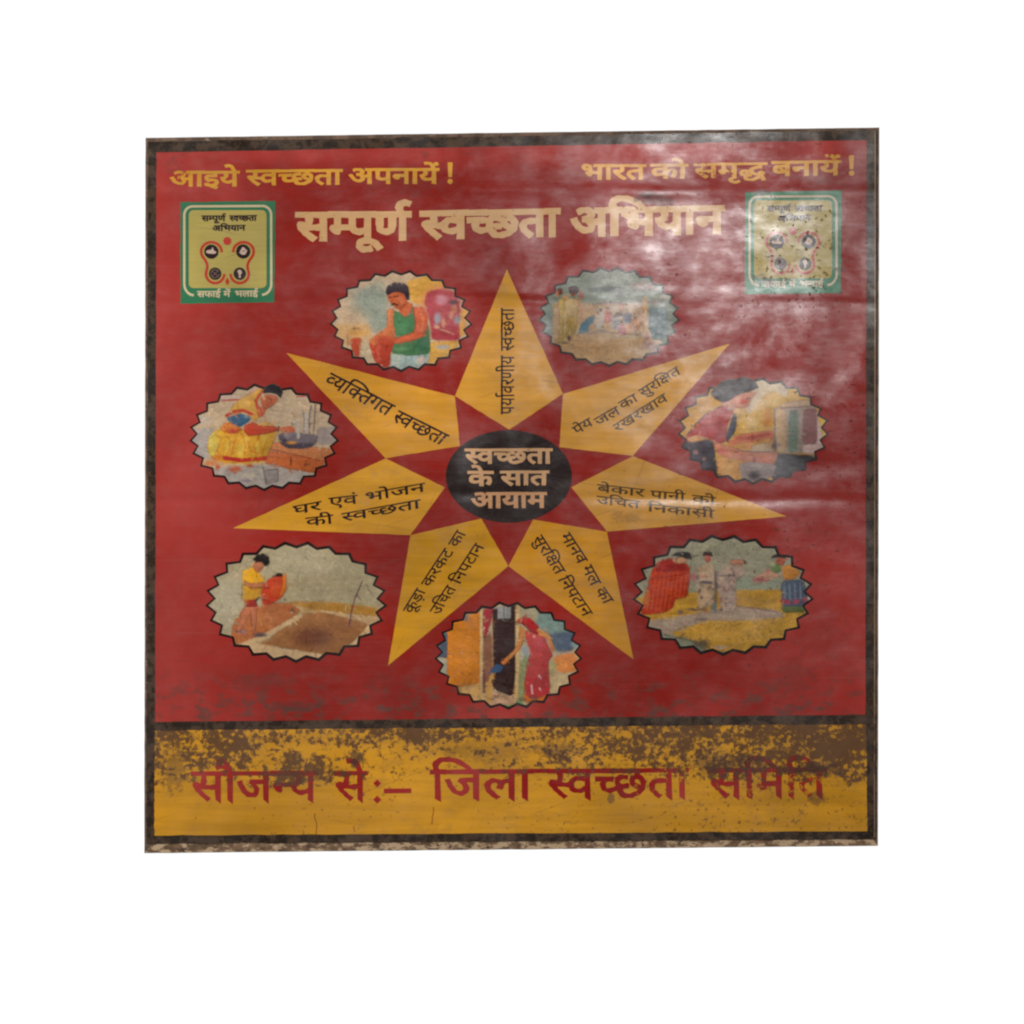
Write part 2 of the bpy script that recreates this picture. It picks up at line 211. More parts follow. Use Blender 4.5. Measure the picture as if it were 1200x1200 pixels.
WORDS = {
'aaiye': (2094, [(0, 0, 0), (1, 1023, 0), (2, 1514, 0), (3, 2094, 0)]),
'svacchata': (2871, [(4, 0, 0), (5, 389, 0), (6, 945, 0), (7, 1341, 0), (8, 2042, 0), (9, 2612, 0)]),
'apnayen': (2726, [(10, 0, 0), (11, 764, 0), (12, 1332, 0), (9, 1887, 0), (2, 2146, 0), (13, 2726, 0)]),
'bharat': (1941, [(14, 0, 0), (9, 703, 0), (15, 962, 0), (8, 1371, 0)]),
'ko': (1021, [(16, 0, 0), (17, 762, 0)]),
'samriddh': (2065, [(18, 0, 0), (19, 676, 0), (20, 1274, 0), (21, 1274, 0)]),
'banayen': (1965, [(22, 0, 0), (12, 571, 0), (9, 1126, 0), (2, 1385, 0), (13, 1965, 0)]),
'sampurn': (2317, [(18, 0, 0), (23, 676, 0), (11, 1026, 0), (24, 1594, 0), (25, 1594, 0), (26, 2317, 0)]),
'abhiyan': (3120, [(10, 0, 0), (27, 764, 0), (14, 1023, 0), (2, 1726, 0), (9, 2306, 0), (12, 2565, 0)]),
'ke': (762, [(16, 0, 0), (3, 541, 0)]),
'sat': (1505, [(18, 0, 0), (9, 676, 0), (8, 935, 0)]),
'ayam': (2460, [(0, 0, 0), (2, 1023, 0), (9, 1603, 0), (19, 1862, 0)]),
'paryavaraniya': (3934, [(11, 0, 0), (2, 568, 0), (9, 1148, 0), (26, 1407, 0), (5, 1407, 0), (15, 1963, 0), (25, 2372, 0), (28, 3095, 0), (2, 3354, 0)]),
'pey': (1148, [(11, 0, 0), (3, 568, 0), (2, 568, 0)]),
'jal': (1420, [(29, 0, 0), (30, 742, 0)]),
'ka': (1021, [(16, 0, 0), (9, 762, 0)]),
'surakshit': (2626, [(18, 0, 0), (31, 676, 0), (15, 676, 0), (32, 1085, 0), (33, 1344, 0), (8, 2056, 0)]),
'rakhrakhav': (3269, [(15, 0, 0), (34, 409, 0), (15, 1227, 0), (34, 1636, 0), (9, 2454, 0), (5, 2713, 0)]),
'bekar': (2001, [(22, 0, 0), (3, 571, 0), (16, 571, 0), (9, 1333, 0), (15, 1592, 0)]),
'pani': (1641, [(11, 0, 0), (9, 568, 0), (12, 827, 0), (28, 1382, 0)]),
'ki': (1021, [(16, 0, 0), (28, 762, 0)]),
'uchit': (2011, [(35, 0, 0), (36, 548, 0), (37, 807, 0), (8, 1441, 0)]),
'nikasi': (2770, [(38, 0, 0), (12, 259, 0), (16, 814, 0), (9, 1576, 0), (18, 1835, 0), (28, 2511, 0)]),
'manav': (1968, [(19, 0, 0), (9, 598, 0), (12, 857, 0), (5, 1412, 0)]),
'mal': (1276, [(19, 0, 0), (30, 598, 0)]),
'niptan': (2700, [(38, 0, 0), (12, 259, 0), (11, 814, 0), (39, 1382, 0), (9, 1886, 0), (12, 2145, 0)]),
'kuda': (1598, [(16, 0, 0), (24, 541, 0), (40, 762, 0), (9, 1339, 0)]),
'karkat': (2437, [(16, 0, 0), (15, 762, 0), (16, 1171, 0), (39, 1933, 0)]),
'ghar': (1000, [(41, 0, 0), (15, 591, 0)]),
'evam': (1109, [(42, 0, 0), (5, 553, 0), (43, 1109, 0)]),
'bhojan': (2259, [(14, 0, 0), (17, 703, 0), (29, 962, 0), (12, 1704, 0)]),
'vyaktigat': (3537, [(44, 0, 0), (2, 392, 0), (45, 972, 0), (46, 1231, 0), (8, 1834, 0), (47, 2404, 0), (8, 2967, 0)]),
'safai': (2197, [(18, 0, 0), (48, 676, 0), (9, 1447, 0), (49, 1706, 0)]),
'mein': (598, [(19, 0, 0), (13, 598, 0)]),
'bhalai': (2131, [(14, 0, 0), (30, 703, 0), (9, 1381, 0), (49, 1640, 0)]),
'saujanya': (2615, [(18, 0, 0), (50, 676, 0), (29, 935, 0), (51, 1677, 0), (2, 2035, 0)]),
'se': (676, [(18, 0, 0), (3, 676, 0)]),
'jila': (1938, [(32, 0, 0), (29, 259, 0), (30, 1001, 0), (9, 1679, 0)]),
'samiti': (2362, [(18, 0, 0), (36, 676, 0), (19, 935, 0), (38, 1533, 0), (8, 1792, 0)]),
}
# ---------------------------------------------------------------- materials
class Nodes:
    def __init__(self, name):
        self.m = bpy.data.materials.new(name)
        self.m.use_nodes = True
        self.t = self.m.node_tree
        self.t.nodes.clear()
        self.pos = self.t.nodes.new('ShaderNodeTexCoord').outputs['Object']
        s = self.t.nodes.new('ShaderNodeSeparateXYZ')
        self.t.links.new(self.pos, s.inputs[0])
        self.x, self.z = s.outputs['X'], s.outputs['Z']
    def put(self, sock, v):
        if hasattr(v, 'links'): self.t.links.new(v, sock)
        else: sock.default_value = v
    def math(self, op, a, b=0.0, c=0.0, clamp=False):
        n = self.t.nodes.new('ShaderNodeMath'); n.operation = op; n.use_clamp = clamp
        for i, v in enumerate((a, b, c)): self.put(n.inputs[i], v)
        return n.outputs[0]
    def step(self, v, lo, hi, a=0.0, b=1.0):
        n = self.t.nodes.new('ShaderNodeMapRange'); n.interpolation_type = 'SMOOTHSTEP'
        for k, q in zip(('Value', 'From Min', 'From Max', 'To Min', 'To Max'), (v, lo, hi, a, b)): self.put(n.inputs[k], q)
        return n.outputs[0]
    def ramp(self, v, lo, hi, a=0.0, b=1.0):
        n = self.t.nodes.new('ShaderNodeMapRange')
        for k, q in zip(('Value', 'From Min', 'From Max', 'To Min', 'To Max'), (v, lo, hi, a, b)): self.put(n.inputs[k], q)
        return n.outputs[0]
    def noise(self, sx, sz, detail=3.0, rough=0.5, shift=0.0, distort=0.0, turn=0.0):
        m = self.t.nodes.new('ShaderNodeMapping')
        src = self.pos
        if turn:
            t = self.t.nodes.new('ShaderNodeMapping'); t.inputs['Rotation'].default_value = (0, turn, 0)
            self.t.links.new(src, t.inputs[0]); src = t.outputs[0]
        m.inputs['Scale'].default_value = (sx, 1.0, sz)
        m.inputs['Location'].default_value = (shift, shift * 0.37, shift * 1.7)
        self.t.links.new(src, m.inputs[0])
        n = self.t.nodes.new('ShaderNodeTexNoise')
        n.inputs['Scale'].default_value = 1.0
        n.inputs['Detail'].default_value = detail
        n.inputs['Roughness'].default_value = rough
        n.inputs['Distortion'].default_value = distort
        self.t.links.new(m.outputs[0], n.inputs[0])
        return n.outputs[0]
    def mix(self, f, a, b, mode='MIX'):
        n = self.t.nodes.new('ShaderNodeMix'); n.data_type = 'RGBA'; n.blend_type = mode
        self.put(n.inputs[0], f)
        for i, v in ((6, a), (7, b)):
            self.put(n.inputs[i], v if hasattr(v, 'links') else (*v[:3], 1.0))
        return n.outputs[2]
    def grey(self, v):
        n = self.t.nodes.new('ShaderNodeCombineColor')
        for i in range(3): self.put(n.inputs[i], v)
        return n.outputs[0]
    def finish(self, color, rough, height, dist, spec=0.5, normal_height=None):
        b = self.t.nodes.new('ShaderNodeBsdfPrincipled')
        o = self.t.nodes.new('ShaderNodeOutputMaterial')
        self.put(b.inputs['Base Color'], color); self.put(b.inputs['Roughness'], rough)
        self.put(b.inputs['Specular IOR Level'], spec)
        bp = self.t.nodes.new('ShaderNodeBump')
        bp.inputs['Strength'].default_value = 1.0
        bp.inputs['Distance'].default_value = dist
        self.put(bp.inputs['Height'], height)
        self.t.links.new(bp.outputs[0], b.inputs['Normal'])
        self.t.links.new(b.outputs[0], o.inputs[0])
        return self.m

def window(n, v, lo, hi, soft):
    return n.math('MULTIPLY', n.step(v, lo - soft, lo + soft), n.step(v, hi - soft, hi + soft, 1.0, 0.0))

STAINS = [(768, 233, 26, 9, 0.6), (757, 228, 7, 6, 0.5), (893, 226, 12, 4, 0.7), (500, 160, 40, 3, 0.3), (985, 316, 10, 4, 0.5), (905, 300, 16, 6, 0.35), (893, 327, 12, 6, 0.4), (902, 333, 9, 8, 0.4),
          (940, 300, 10, 12, 0.25), (734, 606, 18, 9, 0.3), (498, 181, 6, 6, 0.3), (203, 195, 10, 12, 0.25), (480, 218, 60, 12, 0.18), (300, 800, 40, 12, 0.3), (345, 828, 40, 7, 0.4), (205, 905, 18, 26, 0.45), (418, 890, 13, 12, 0.75),
          (573, 880, 60, 18, 0.3), (650, 878, 36, 12, 0.5), (845, 895, 60, 14, 0.55), (955, 902, 40, 10, 0.6), (958, 937, 12, 12, 0.5), (716, 936, 5, 8, 0.6), (930, 790, 26, 24, 0.25), (960, 740, 40, 40, 0.15)]

def enamel_paint(name='weathered_enamel_paint', flaking=False):
    n = Nodes(name)
    a = n.t.nodes.new('ShaderNodeAttribute'); a.attribute_name = 'paint'
    c = a.outputs['Color']
    # brush grain and uneven coats
    grain = n.noise(16, 300, 4, 0.65)
    c = n.mix(1.0, c, n.grey(n.ramp(grain, 0.3, 0.7, 0.93, 1.06)), 'MULTIPLY')
    patch = n.noise(5.5, 5.5, 4, 0.55, 3.1, 0.6)
    c = n.mix(1.0, c, n.grey(n.ramp(patch, 0.3, 0.7, 0.76, 1.24)), 'MULTIPLY')
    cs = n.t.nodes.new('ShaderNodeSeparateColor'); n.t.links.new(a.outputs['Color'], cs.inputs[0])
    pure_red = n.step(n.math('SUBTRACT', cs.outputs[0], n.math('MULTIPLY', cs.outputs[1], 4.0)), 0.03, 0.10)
    # chalky fade at left edge and lower right, light from the left painted in
    fade_light = n.math('MAXIMUM', n.step(n.x, -0.42, -0.21, 1.0, 0.0), n.math('MULTIPLY', n.step(n.x, 0.22, 0.41), n.step(n.z, 0.47, 0.26)))
    fade_light = n.math('MAXIMUM', fade_light, n.math('MULTIPLY', n.math('MAXIMUM', n.step(n.z, 0.795, 0.82), n.step(n.z, 0.215, 0.160, 0.0, 0.9)), n.step(n.noise(6, 2, 3, 0.5, 57.0), 0.42, 0.6)))
    fade_light = n.math('MULTIPLY', n.math('MULTIPLY', fade_light, pure_red), n.ramp(n.noise(9, 5, 4, 0.6, 51.0), 0.35, 0.6, 0.45, 1.0))
    c = n.mix(n.math('MULTIPLY', fade_light, 0.85), c, (0.40, 0.046, 0.038))
    # long brush drags in the ochre
    ochre = n.step(n.math('SUBTRACT', cs.outputs[1], n.math('MULTIPLY', cs.outputs[2], 4.0)), 0.02, 0.10)
    drag = n.ramp(n.noise(4.5, 60, 4, 0.6, 33.0, 0.5), 0.32, 0.68, 0.86, 1.13)
    c = n.mix(ochre, c, n.mix(1.0, c, n.grey(drag), 'MULTIPLY'))
    blot = n.step(n.noise(22, 26, 6, 0.7, 37.0), 0.53, 0.70)
    c = n.mix(n.math('MULTIPLY', n.math('MULTIPLY', ochre, blot), 0.35), c, (0.30, 0.15, 0.045))
    # dust caught in a blotchy film
    dust = n.step(n.noise(34, 44, 6, 0.68, 11.0), 0.5, 0.72)
    c = n.mix(n.math('MULTIPLY', dust, 0.08), c, (0.20, 0.155, 0.13))
    # dark grime smears above the black line
    sm = n.step(n.noise(46, 72, 6, 0.72, 5.0), 0.49, 0.60)
    low = n.step(n.z, 0.232, 0.165)
    sm = n.math('MULTIPLY', n.math('MULTIPLY', sm, low), n.step(n.z, 0.152, 0.158))
    c = n.mix(n.math('MULTIPLY', sm, 0.66), c, (0.075, 0.048, 0.036))
    # dark specks, thicker to the right
    sp = n.noise(210, 230, 4, 0.6, 23.0)
    dens = n.math('ADD', n.step(n.x, 0.0, 0.38, 0.0, 0.045), n.step(n.noise(7, 7, 3, 0.5, 41.0), 0.42, 0.62, 0.0, 0.05))
    dens = n.math('ADD', dens, n.math('MULTIPLY', n.step(n.x, 0.16, 0.24, 0.0, 0.06), window(n, n.z, 0.641, 0.654, 0.006)))
    dens = n.math('ADD', dens, n.math('MULTIPLY', n.math('MULTIPLY', window(n, n.x, 0.28, 0.385, 0.02), window(n, n.z, 0.66, 0.77, 0.02)), 0.075))
    dens = n.math('ADD', dens, n.math('MULTIPLY', window(n, n.z, 0.02, 0.10, 0.01), 0.05))
    dens = n.math('MINIMUM', dens, 0.135)
    thr = n.math('SUBTRACT', 0.715, dens)
    sp = n.step(n.math('SUBTRACT', sp, thr), 0.0, 0.05)
    c = n.mix(n.math('MULTIPLY', sp, 0.62), c, (0.06, 0.034, 0.028))
    # faint rubbed scratches
    scr = n.step(n.noise(7, 620, 2, 0.5, 61.0, 0.3), 0.66, 0.72)
    c = n.mix(n.math('MULTIPLY', scr, 0.06), c, (0.30, 0.22, 0.17))
    for turn, sh, k in ((0.35, 15.0, 0.35), (-0.16, 29.0, 0.30), (1.2, 44.0, 0.22)):
        ln = n.step(n.noise(7, 480, 1.5, 0.5, sh, 0.5, turn), 0.715, 0.745)
        c = n.mix(n.math('MULTIPLY', ln, k), c, (0.07, 0.045, 0.035))
    # rust where the yellow band has flaked
    v = n.math('ADD', n.math('MULTIPLY', n.noise(150, 165, 8, 0.82, 2.0, 0.0), 0.50), n.math('MULTIPLY', n.noise(38, 52, 7, 0.74, 7.7), 0.32))
    v = n.math('ADD', v, n.math('MULTIPLY', n.noise(7, 17, 3, 0.5, 3.3), 0.18))
    h = n.ramp(n.z, 0.058, 0.146)
    bend = n.math('ADD', n.math('MULTIPLY', n.step(n.x, 0.10, 0.36), 0.035), n.math('MULTIPLY', n.step(n.x, -0.36, -0.41), 0.018))
    cut = n.math('SUBTRACT', n.math('ADD', n.step(h, 0.45, 1.0, 0.515, 0.497), n.step(h, -0.15, 0.50, 0.15, 0.0)), n.math('MULTIPLY', bend, n.step(n.z, 0.045, 0.08)))
    chips = n.step(n.math('SUBTRACT', v, cut), -0.007, 0.014)
    chips = n.math('MULTIPLY', n.math('MULTIPLY', chips, n.step(n.z, 0.1525, 0.1520)), n.step(cs.outputs[0], 0.08, 0.12))
    rust = n.mix(n.noise(60, 60, 4, 0.6, 9.0), (0.064, 0.029, 0.016), (0.120, 0.060, 0.034))
    c = n.mix(n.math('MULTIPLY', chips, 0.93), c, rust)
    # rubbed, rusty black border
    edge = n.math('MAXIMUM', n.step(n.math('ABSOLUTE', n.x), 0.411, 0.418), n.math('MAXIMUM', n.step(n.z, 0.812, 0.83), n.step(n.z, 0.028, 0.022)))
    edge = n.math('MULTIPLY', n.math('MAXIMUM', edge, window(n, n.z, 0.144, 0.164, 0.002)), n.step(cs.outputs[0], 0.05, 0.03))
    c = n.mix(n.math('MULTIPLY', n.math('MULTIPLY', edge, n.step(n.noise(75, 75, 8, 0.76, 83.0), 0.43, 0.57)), 0.62), c, (0.095, 0.058, 0.036))
    # soaked-in stains of their own shape
    ragged = n.math('MULTIPLY', n.math('SUBTRACT', n.noise(120, 140, 7, 0.78, 6.3), 0.5), 5.5)
    for px_, py_, rx_, ry_, k in STAINS:
        dx = n.math('DIVIDE', n.math('SUBTRACT', n.x, X(px_)), rx_ / 1000.0)
        dz = n.math('DIVIDE', n.math('SUBTRACT', n.z, Z(py_)), ry_ / 1000.0)
        d2 = n.math('ADD', n.math('MULTIPLY', dx, dx), n.math('MULTIPLY', dz, dz))
        d2 = n.math('ADD', d2, ragged)
        c = n.mix(n.math('MULTIPLY', n.step(d2, 0.85, 0.35), k), c, (0.062, 0.036, 0.030))
    # shape of the sheet: broad dents, three soft creases, brush ridges
    dents = n.noise(8.0, 3.4, 1.5, 0.4, 1.3, 0.3)
    dents2 = n.noise(15, 17, 1.5, 0.4, 31.0, 0.5)
    wob = n.math('MULTIPLY', n.math('SUBTRACT', n.noise(4, 1, 2, 0.5, 17.0), 0.5), 0.022)
    zz = n.math('ADD', n.z, wob)
    h1 = n.math('MULTIPLY', dents, 0.0050)
    h1 = n.math('ADD', h1, n.math('MULTIPLY', dents2, 0.0010))
    for zc, amp, wd in ((0.646, -0.0005, 0.006), (0.416, -0.0006, 0.007), (0.775, 0.0004, 0.008)):
        d = n.math('DIVIDE', n.math('SUBTRACT', zz, zc), wd)
        g = n.math('POWER', 2.718, n.math('MULTIPLY', n.math('MULTIPLY', d, d), -1.0))
        along = n.ramp(n.noise(5, 0.01, 2, 0.5, 90.0 + zc * 10), 0.42, 0.64, 0.15, 1.7)
        h1 = n.math('ADD', h1, n.math('MULTIPLY', n.math('MULTIPLY', g, along), amp))
    h1 = n.math('ADD', h1, n.math('MULTIPLY', grain, 0.000012))
    h1 = n.math('SUBTRACT', h1, n.math('MULTIPLY', chips, 0.00012))
    r = n.ramp(n.noise(40, 70, 4, 0.6, 13.0), 0.3, 0.7, 0.15, 0.30)
    r = n.math('MAXIMUM', r, n.math('MULTIPLY', chips, 0.75))
    r = n.math('MAXIMUM', r, n.math('MULTIPLY', sp, 0.7))
    gloss = n.ramp(n.noise(11, 15, 6, 0.68, 71.0, 0.4), 0.38, 0.62, 0.14, 0.78)
    gloss = n.math('MULTIPLY', gloss, n.ramp(n.noise(60, 330, 4, 0.7, 77.0), 0.3, 0.7, 0.72, 1.25))
    gloss = n.math('MULTIPLY', gloss, n.math('SUBTRACT', 1.0, n.math('MULTIPLY', n.math('MAXIMUM', chips, sp), 0.7)))
    m = n.finish(c, r, h1, 1.0, gloss)
    if flaking:            # bits of this coat have come away and bare the coat below
        f = n.math('ADD', n.math('MULTIPLY', n.noise(150, 150, 7, 0.76, 47.0), 0.6), n.math('MULTIPLY', n.noise(26, 26, 4, 0.6, 53.0), 0.4))
        loss = n.math('ADD', n.step(n.x, 0.02, 0.24, 0.0, 0.05), n.math('MULTIPLY', n.step(n.z, 0.115, 0.085), 0.022))
        loss = n.math('ADD', loss, n.math('MULTIPLY', n.step(n.x, -0.35, -0.40), n.math('MULTIPLY', n.step(n.z, 0.76, 0.78), 0.05)))
        f = n.math('SUBTRACT', f, n.math('SUBTRACT', 0.635, loss))
        b = [q for q in n.t.nodes if q.type == 'BSDF_PRINCIPLED'][0]
        n.put(b.inputs['Alpha'], n.step(f, -0.012, 0.014, 1.0, 0.12))
    return m

def rail_material(name, base, dark, pale, amount):
    n = Nodes(name)
    g = n.noise(70, 70, 5, 0.65, 2.0)
    c = n.mix(n.step(g, 0.35, 0.65), dark, base)
    p = n.step(n.noise(55, 120, 5, 0.65, 8.0), 0.62 - amount, 0.70 - amount)
    c = n.mix(p, c, pale)
    c = n.mix(n.step(n.noise(120, 160, 3, 0.6, 19.0), 0.60, 0.66), c, (0.05, 0.03, 0.022))
    return n.finish(c, 0.75, n.math('MULTIPLY', g, 0.0006), 1.0, 0.3)

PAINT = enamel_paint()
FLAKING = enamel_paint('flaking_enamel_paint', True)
RAIL = rail_material('weathered_brown_wood', lin('#705846'), lin('#4c3a2e'), lin('#8c7766'), 0.03)
PALE_RAIL = rail_material('wood_with_worn_pale_paint', lin('#7a5f48'), lin('#543f2c'), lin('#b09678'), 0.15)
# ---------------------------------------------------------------- the sign
sign = bpy.data.objects.new('painted_sign', None)
col.objects.link(sign)
sign.location = (0, 0, 0)
sign['label'] = 'square painted metal sign with a seven-rayed yellow star and Hindi lettering on worn red'
sign['category'] = 'sign'

def lerp(p, q, t): return (p[0] + (q[0] - p[0]) * t, p[1] + (q[1] - p[1]) * t)
def rough_edge(p, q, n, amp):
    return [(lerp(p, q, i / n)[0] + (rng.normal() * amp if 0 < i else 0), lerp(p, q, i / n)[1] + (rng.normal() * amp if 0 < i else 0)) for i in range(n)]
def outline(pts, n=40, amp=0.25):
    r = []
    for i, p in enumerate(pts):
        r += rough_edge(p, pts[(i + 1) % len(pts)], n, amp)
    return r

# wooden frame behind the sheet: four mitred rails
OUT = [(170.2, 161.2), (1030.8, 149.0), (1029.2, 991.6), (168.8, 1000.2)]
INN = [(200, 196), (1000, 184), (1000, 955), (199, 963)]
RAIL_FRONT, RAIL_BACK = 0.0012, 0.028
def rail(i, material, label):
    a, b = OUT[i], OUT[(i + 1) % 4]
    c, d = INN[(i + 1) % 4], INN[i]
    n = 60
    verts, faces = [], []
    for k in range(n + 1):
        o = lerp(a, b, k / n); q = lerp(d, c, k / n)
        j = rng.normal() * 0.10 if 0 < k < n else 0
        ox, oy = o[0] + (j if i in (1, 3) else 0), o[1] + (j if i in (0, 2) else 0)
        bx, by = ox + (q[0] - ox) * 0.02, oy + (q[1] - oy) * 0.02     # small rounded arris
        verts += [(X(bx), RAIL_FRONT, Z(by)), (X(ox), RAIL_FRONT + 0.0012, Z(oy)), (X(ox), RAIL_BACK, Z(oy)), (X(q[0]), RAIL_BACK, Z(q[1])), (X(q[0]), RAIL_FRONT, Z(q[1]))]
    for k in range(n):
        for s in range(5):
            p, r = 5 * k + s, 5 * k + (s + 1) % 5
            faces.append((p, p + 5, r + 5, r))
    faces += [(4, 3, 2, 1, 0), tuple(5 * n + s for s in range(5))]
    link_mesh('frame_rail', verts, faces, material, sign, None, label)
rail(0, RAIL, None); rail(1, RAIL, None); rail(3, RAIL, None)
rail(2, PALE_RAIL, 'bottom rail with worn pale paint')

# the sheet, black where its border shows
SHEET = [(173.2, 166.2), (1026.6, 152.6), (1025.4, 983.4), (171.6, 988.6)]
coat('metal_sheet', [outline(SHEET, 60, 0.35)], 0, '#38322e', PAINT, sign)
coat('edge_highlight', [[(1025.0, 154), (1026.4, 154), (1025.3, 981), (1024.2, 981)]], 1, '#8d765e', PAINT, sign)  # tan strip paints in the highlight along the sheet's right edge
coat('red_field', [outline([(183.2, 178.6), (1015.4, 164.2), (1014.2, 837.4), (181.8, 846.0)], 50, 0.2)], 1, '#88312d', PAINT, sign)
band = coat('yellow_band', [outline([(181.4, 856.0), (1015.2, 848.6), (1016.2, 974.0), (180.8, 979.2)], 50, 0.25)], 1, '#c48d34', PAINT, sign)

# star
RAYS = [
    [(594, 315.5), (659.6, 461.5), (596.6, 503.5), (533.2, 464)],
    [(855.5, 402.6), (741.6, 534.2), (655.4, 524), (659.8, 461.7)],
    [(922, 605), (711.4, 623), (669.6, 571), (741.8, 534.4)],
    [(742.4, 772.6), (595.9, 663.4), (624.8, 608.8), (711.2, 623.2)],
    [(454.8, 780), (481, 627.2), (564, 607.6), (595.7, 663.2)],
    [(273, 619), (452, 537.2), (521.4, 571.3), (480.8, 627)],
    [(335.6, 413.6), (533, 464.2), (539, 522.6), (451.8, 537)],
]
RAY_COL = ['#c18b3c', '#c48e40', '#bf8a3e', '#bd842f', '#be8930', '#c28c36', '#c08836']
rays = [coat('star_ray', [outline(r, 14, 0.12)], 2, RAY_COL[i], PAINT, sign) for i, r in enumerate(RAYS)]
disc = coat('center_disc', [[(596.2 + 73.8 * math.cos(t * math.pi / 60), 558.2 + 54.2 * math.sin(t * math.pi / 60)) for t in range(120)]], 3, '#352e2d', PAINT, sign)

def stroke(pts, w):
    p = np.array(pts, dtype=float)
    t = np.gradient(p, axis=0); t /= np.maximum(np.linalg.norm(t, axis=1, keepdims=True), 1e-9)
    nn = np.stack([-t[:, 1], t[:, 0]], 1) * w / 2
    return np.concatenate([p + nn, (p - nn)[::-1]])
# lettering
def flatten(c):
    pts = [(float(p.rstrip('c').split(',')[0]), float(p.rstrip('c').split(',')[1]), not p.endswith('c')) for p in c.split(' ')]
    full = []
    for i, p in enumerate(pts):
        q = pts[(i + 1) % len(pts)]
        full.append(p)
        if not p[2] and not q[2]:
            full.append(((p[0] + q[0]) / 2, (p[1] + q[1]) / 2, True))
    k = next(i for i, p in enumerate(full) if p[2])
    full = full[k:] + full[:k] + [full[k]]
    r = [full[0][:2]]; i = 1
    while i < len(full):
        if full[i][2]:
            r.append(full[i][:2]); i += 1
        else:
            p0, p1, p2 = r[-1], full[i][:2], full[i + 1][:2]
            for t in (0.25, 0.5, 0.75, 1.0):
                r.append(((1 - t) ** 2 * p0[0] + 2 * t * (1 - t) * p1[0] + t * t * p2[0], (1 - t) ** 2 * p0[1] + 2 * t * (1 - t) * p1[1] + t * t * p2[1]))
            i += 2
    out = []
    for p in r:
        if not out or abs(p[0] - out[-1][0]) + abs(p[1] - out[-1][1]) > 0.5: out.append(p)
    if abs(out[0][0] - out[-1][0]) + abs(out[0][1] - out[-1][1]) < 0.5: out.pop()
    return np.array(out)

def embolden(c, e):
    """push a clockwise-outer outline outwards by e font units (mitred)"""
    d = np.roll(c, -1, 0) - c
    d /= np.maximum(np.linalg.norm(d, axis=1, keepdims=True), 1e-6)
    nrm = np.stack([-d[:, 1], d[:, 0]], 1)           # left of travel: outside of a clockwise outline
    pn = np.roll(nrm, 1, 0)
    m = nrm + pn
    k = np.maximum((m * nrm).sum(1), 0.5)
    return c + m * (e / k)[:, None]

def slanted_feet(c, up, down):
    """cut the feet of upright strokes on the slope of a flat brush"""
    c = c.copy(); n = len(c)
    for i in range(n):
        j = (i + 1) % n
        if abs(c[i, 1] - c[j, 1]) < 2 and abs(c[i, 1]) < 60 and 50 < abs(c[i, 0] - c[j, 0]) < 190:
            l, r = (i, j) if c[i, 0] < c[j, 0] else (j, i)
            c[l, 1] += up; c[r, 1] -= down
    return c

def word(key, L, R, B, e=0.0, feet=None):
    """L, R: ends of the top line of the word; B: foot below L -> contours in photo millimetres"""
    w, items = WORDS[key]
    ux, uy = (R[0] - L[0]) / (w + 2 * e), (R[1] - L[1]) / (w + 2 * e)
    vx, vy = (B[0] - L[0]) / (622.0 + 2 * e), (B[1] - L[1]) / (622.0 + 2 * e)
    out = []
    for g, ox, oy in items:
        for c in GLYPHS[g].split(';'):
            q = flatten(c)
            if e: q = embolden(q, e)
            if feet: q = slanted_feet(q, *feet)
            q = q + np.array((ox + e, oy))
            t = 622.0 + (e if e else 0) - q[:, 1]
            p = np.stack([L[0] + q[:, 0] * ux + t * vx, L[1] + q[:, 0] * uy + t * vy], 1)
            # the unsteady hand of a sign painter
            k = 0.012 * math.hypot(B[0] - L[0], B[1] - L[1])
            p = p + k * np.stack([np.sin(p[:, 1] * 0.71 + p[:, 0] * 0.33), np.sin(p[:, 0] * 0.57 - p[:, 1] * 0.41)], 1)
            out.append(p)
    return out

def bang(x, y0, y1, w):
    h = y1 - y0
    cir = [(x + w * 0.52 * math.cos(-k * math.pi / 8), y1 - w * 0.5 + w * 0.52 * math.sin(-k * math.pi / 8)) for k in range(16)]
    return [np.array([(x - w * 0.5, y0), (x - w * 0.34, y0 + h * 0.68), (x + w * 0.34, y0 + h * 0.68), (x + w * 0.5, y0)][::-1]), np.array(cir)]

def letters(words, layer, color, parent, extra=(), label=None):
    cs = []
    for wd in words: cs += word(*wd)
    cs += list(extra)
    return coat('lettering', cs, layer, color, FLAKING, parent, None, label)

E1 = 27
letters([('aaiye', (198, 200.4), (280.8, 200), (198, 219), E1), ('svacchata', (288.3, 199), (401.3, 198), (288.3, 217.6), E1),
         ('apnayen', (407.5, 197.2), (514.5, 197), (407.5, 215.8), E1)], 2, '#cc953e', sign, bang(527.5, 190.3, 215.6, 6.0), 'yellow slogan ending in an exclamation mark, upper left')
letters([('bharat', (679.6, 192.4), (756.8, 192.4), (679.6, 210.8), E1), ('ko', (761.6, 192.2), (806.4, 192), (761.6, 209.6), E1),
         ('samriddh', (812.6, 191.4), (899, 190), (812.6, 208.9), E1), ('banayen', (903.6, 188.9), (985.4, 187.6), (903.6, 206.9), E1)], 2, '#c8934a', sign,
        bang(997.8, 182, 206, 6.2), 'yellow slogan ending in an exclamation mark, upper right')
E2 = 40
letters([('sampurn', (345.5, 248), (481.4, 247.4), (345.5, 283), E2), ('svacchata', (491.6, 246.9), (656.4, 243.8), (491.8, 281), E2),
         ('abhiyan', (666.5, 243.4), (849.4, 240.2), (666.7, 278), E2)], 2, '#c29a6e', sign, (), 'large cream title line')
E3 = 30
letters([('svacchata', (544.2, 525.6), (647.2, 525.3), (544.4, 543.8), E3)], 4, '#c59a72', disc)
letters([('ke', (547.6, 551.9), (578.2, 551.8), (547.7, 569.8), E3), ('sat', (585.6, 551.6), (643.2, 551.2), (585.7, 569.2), E3)], 4, '#c59a72', disc)
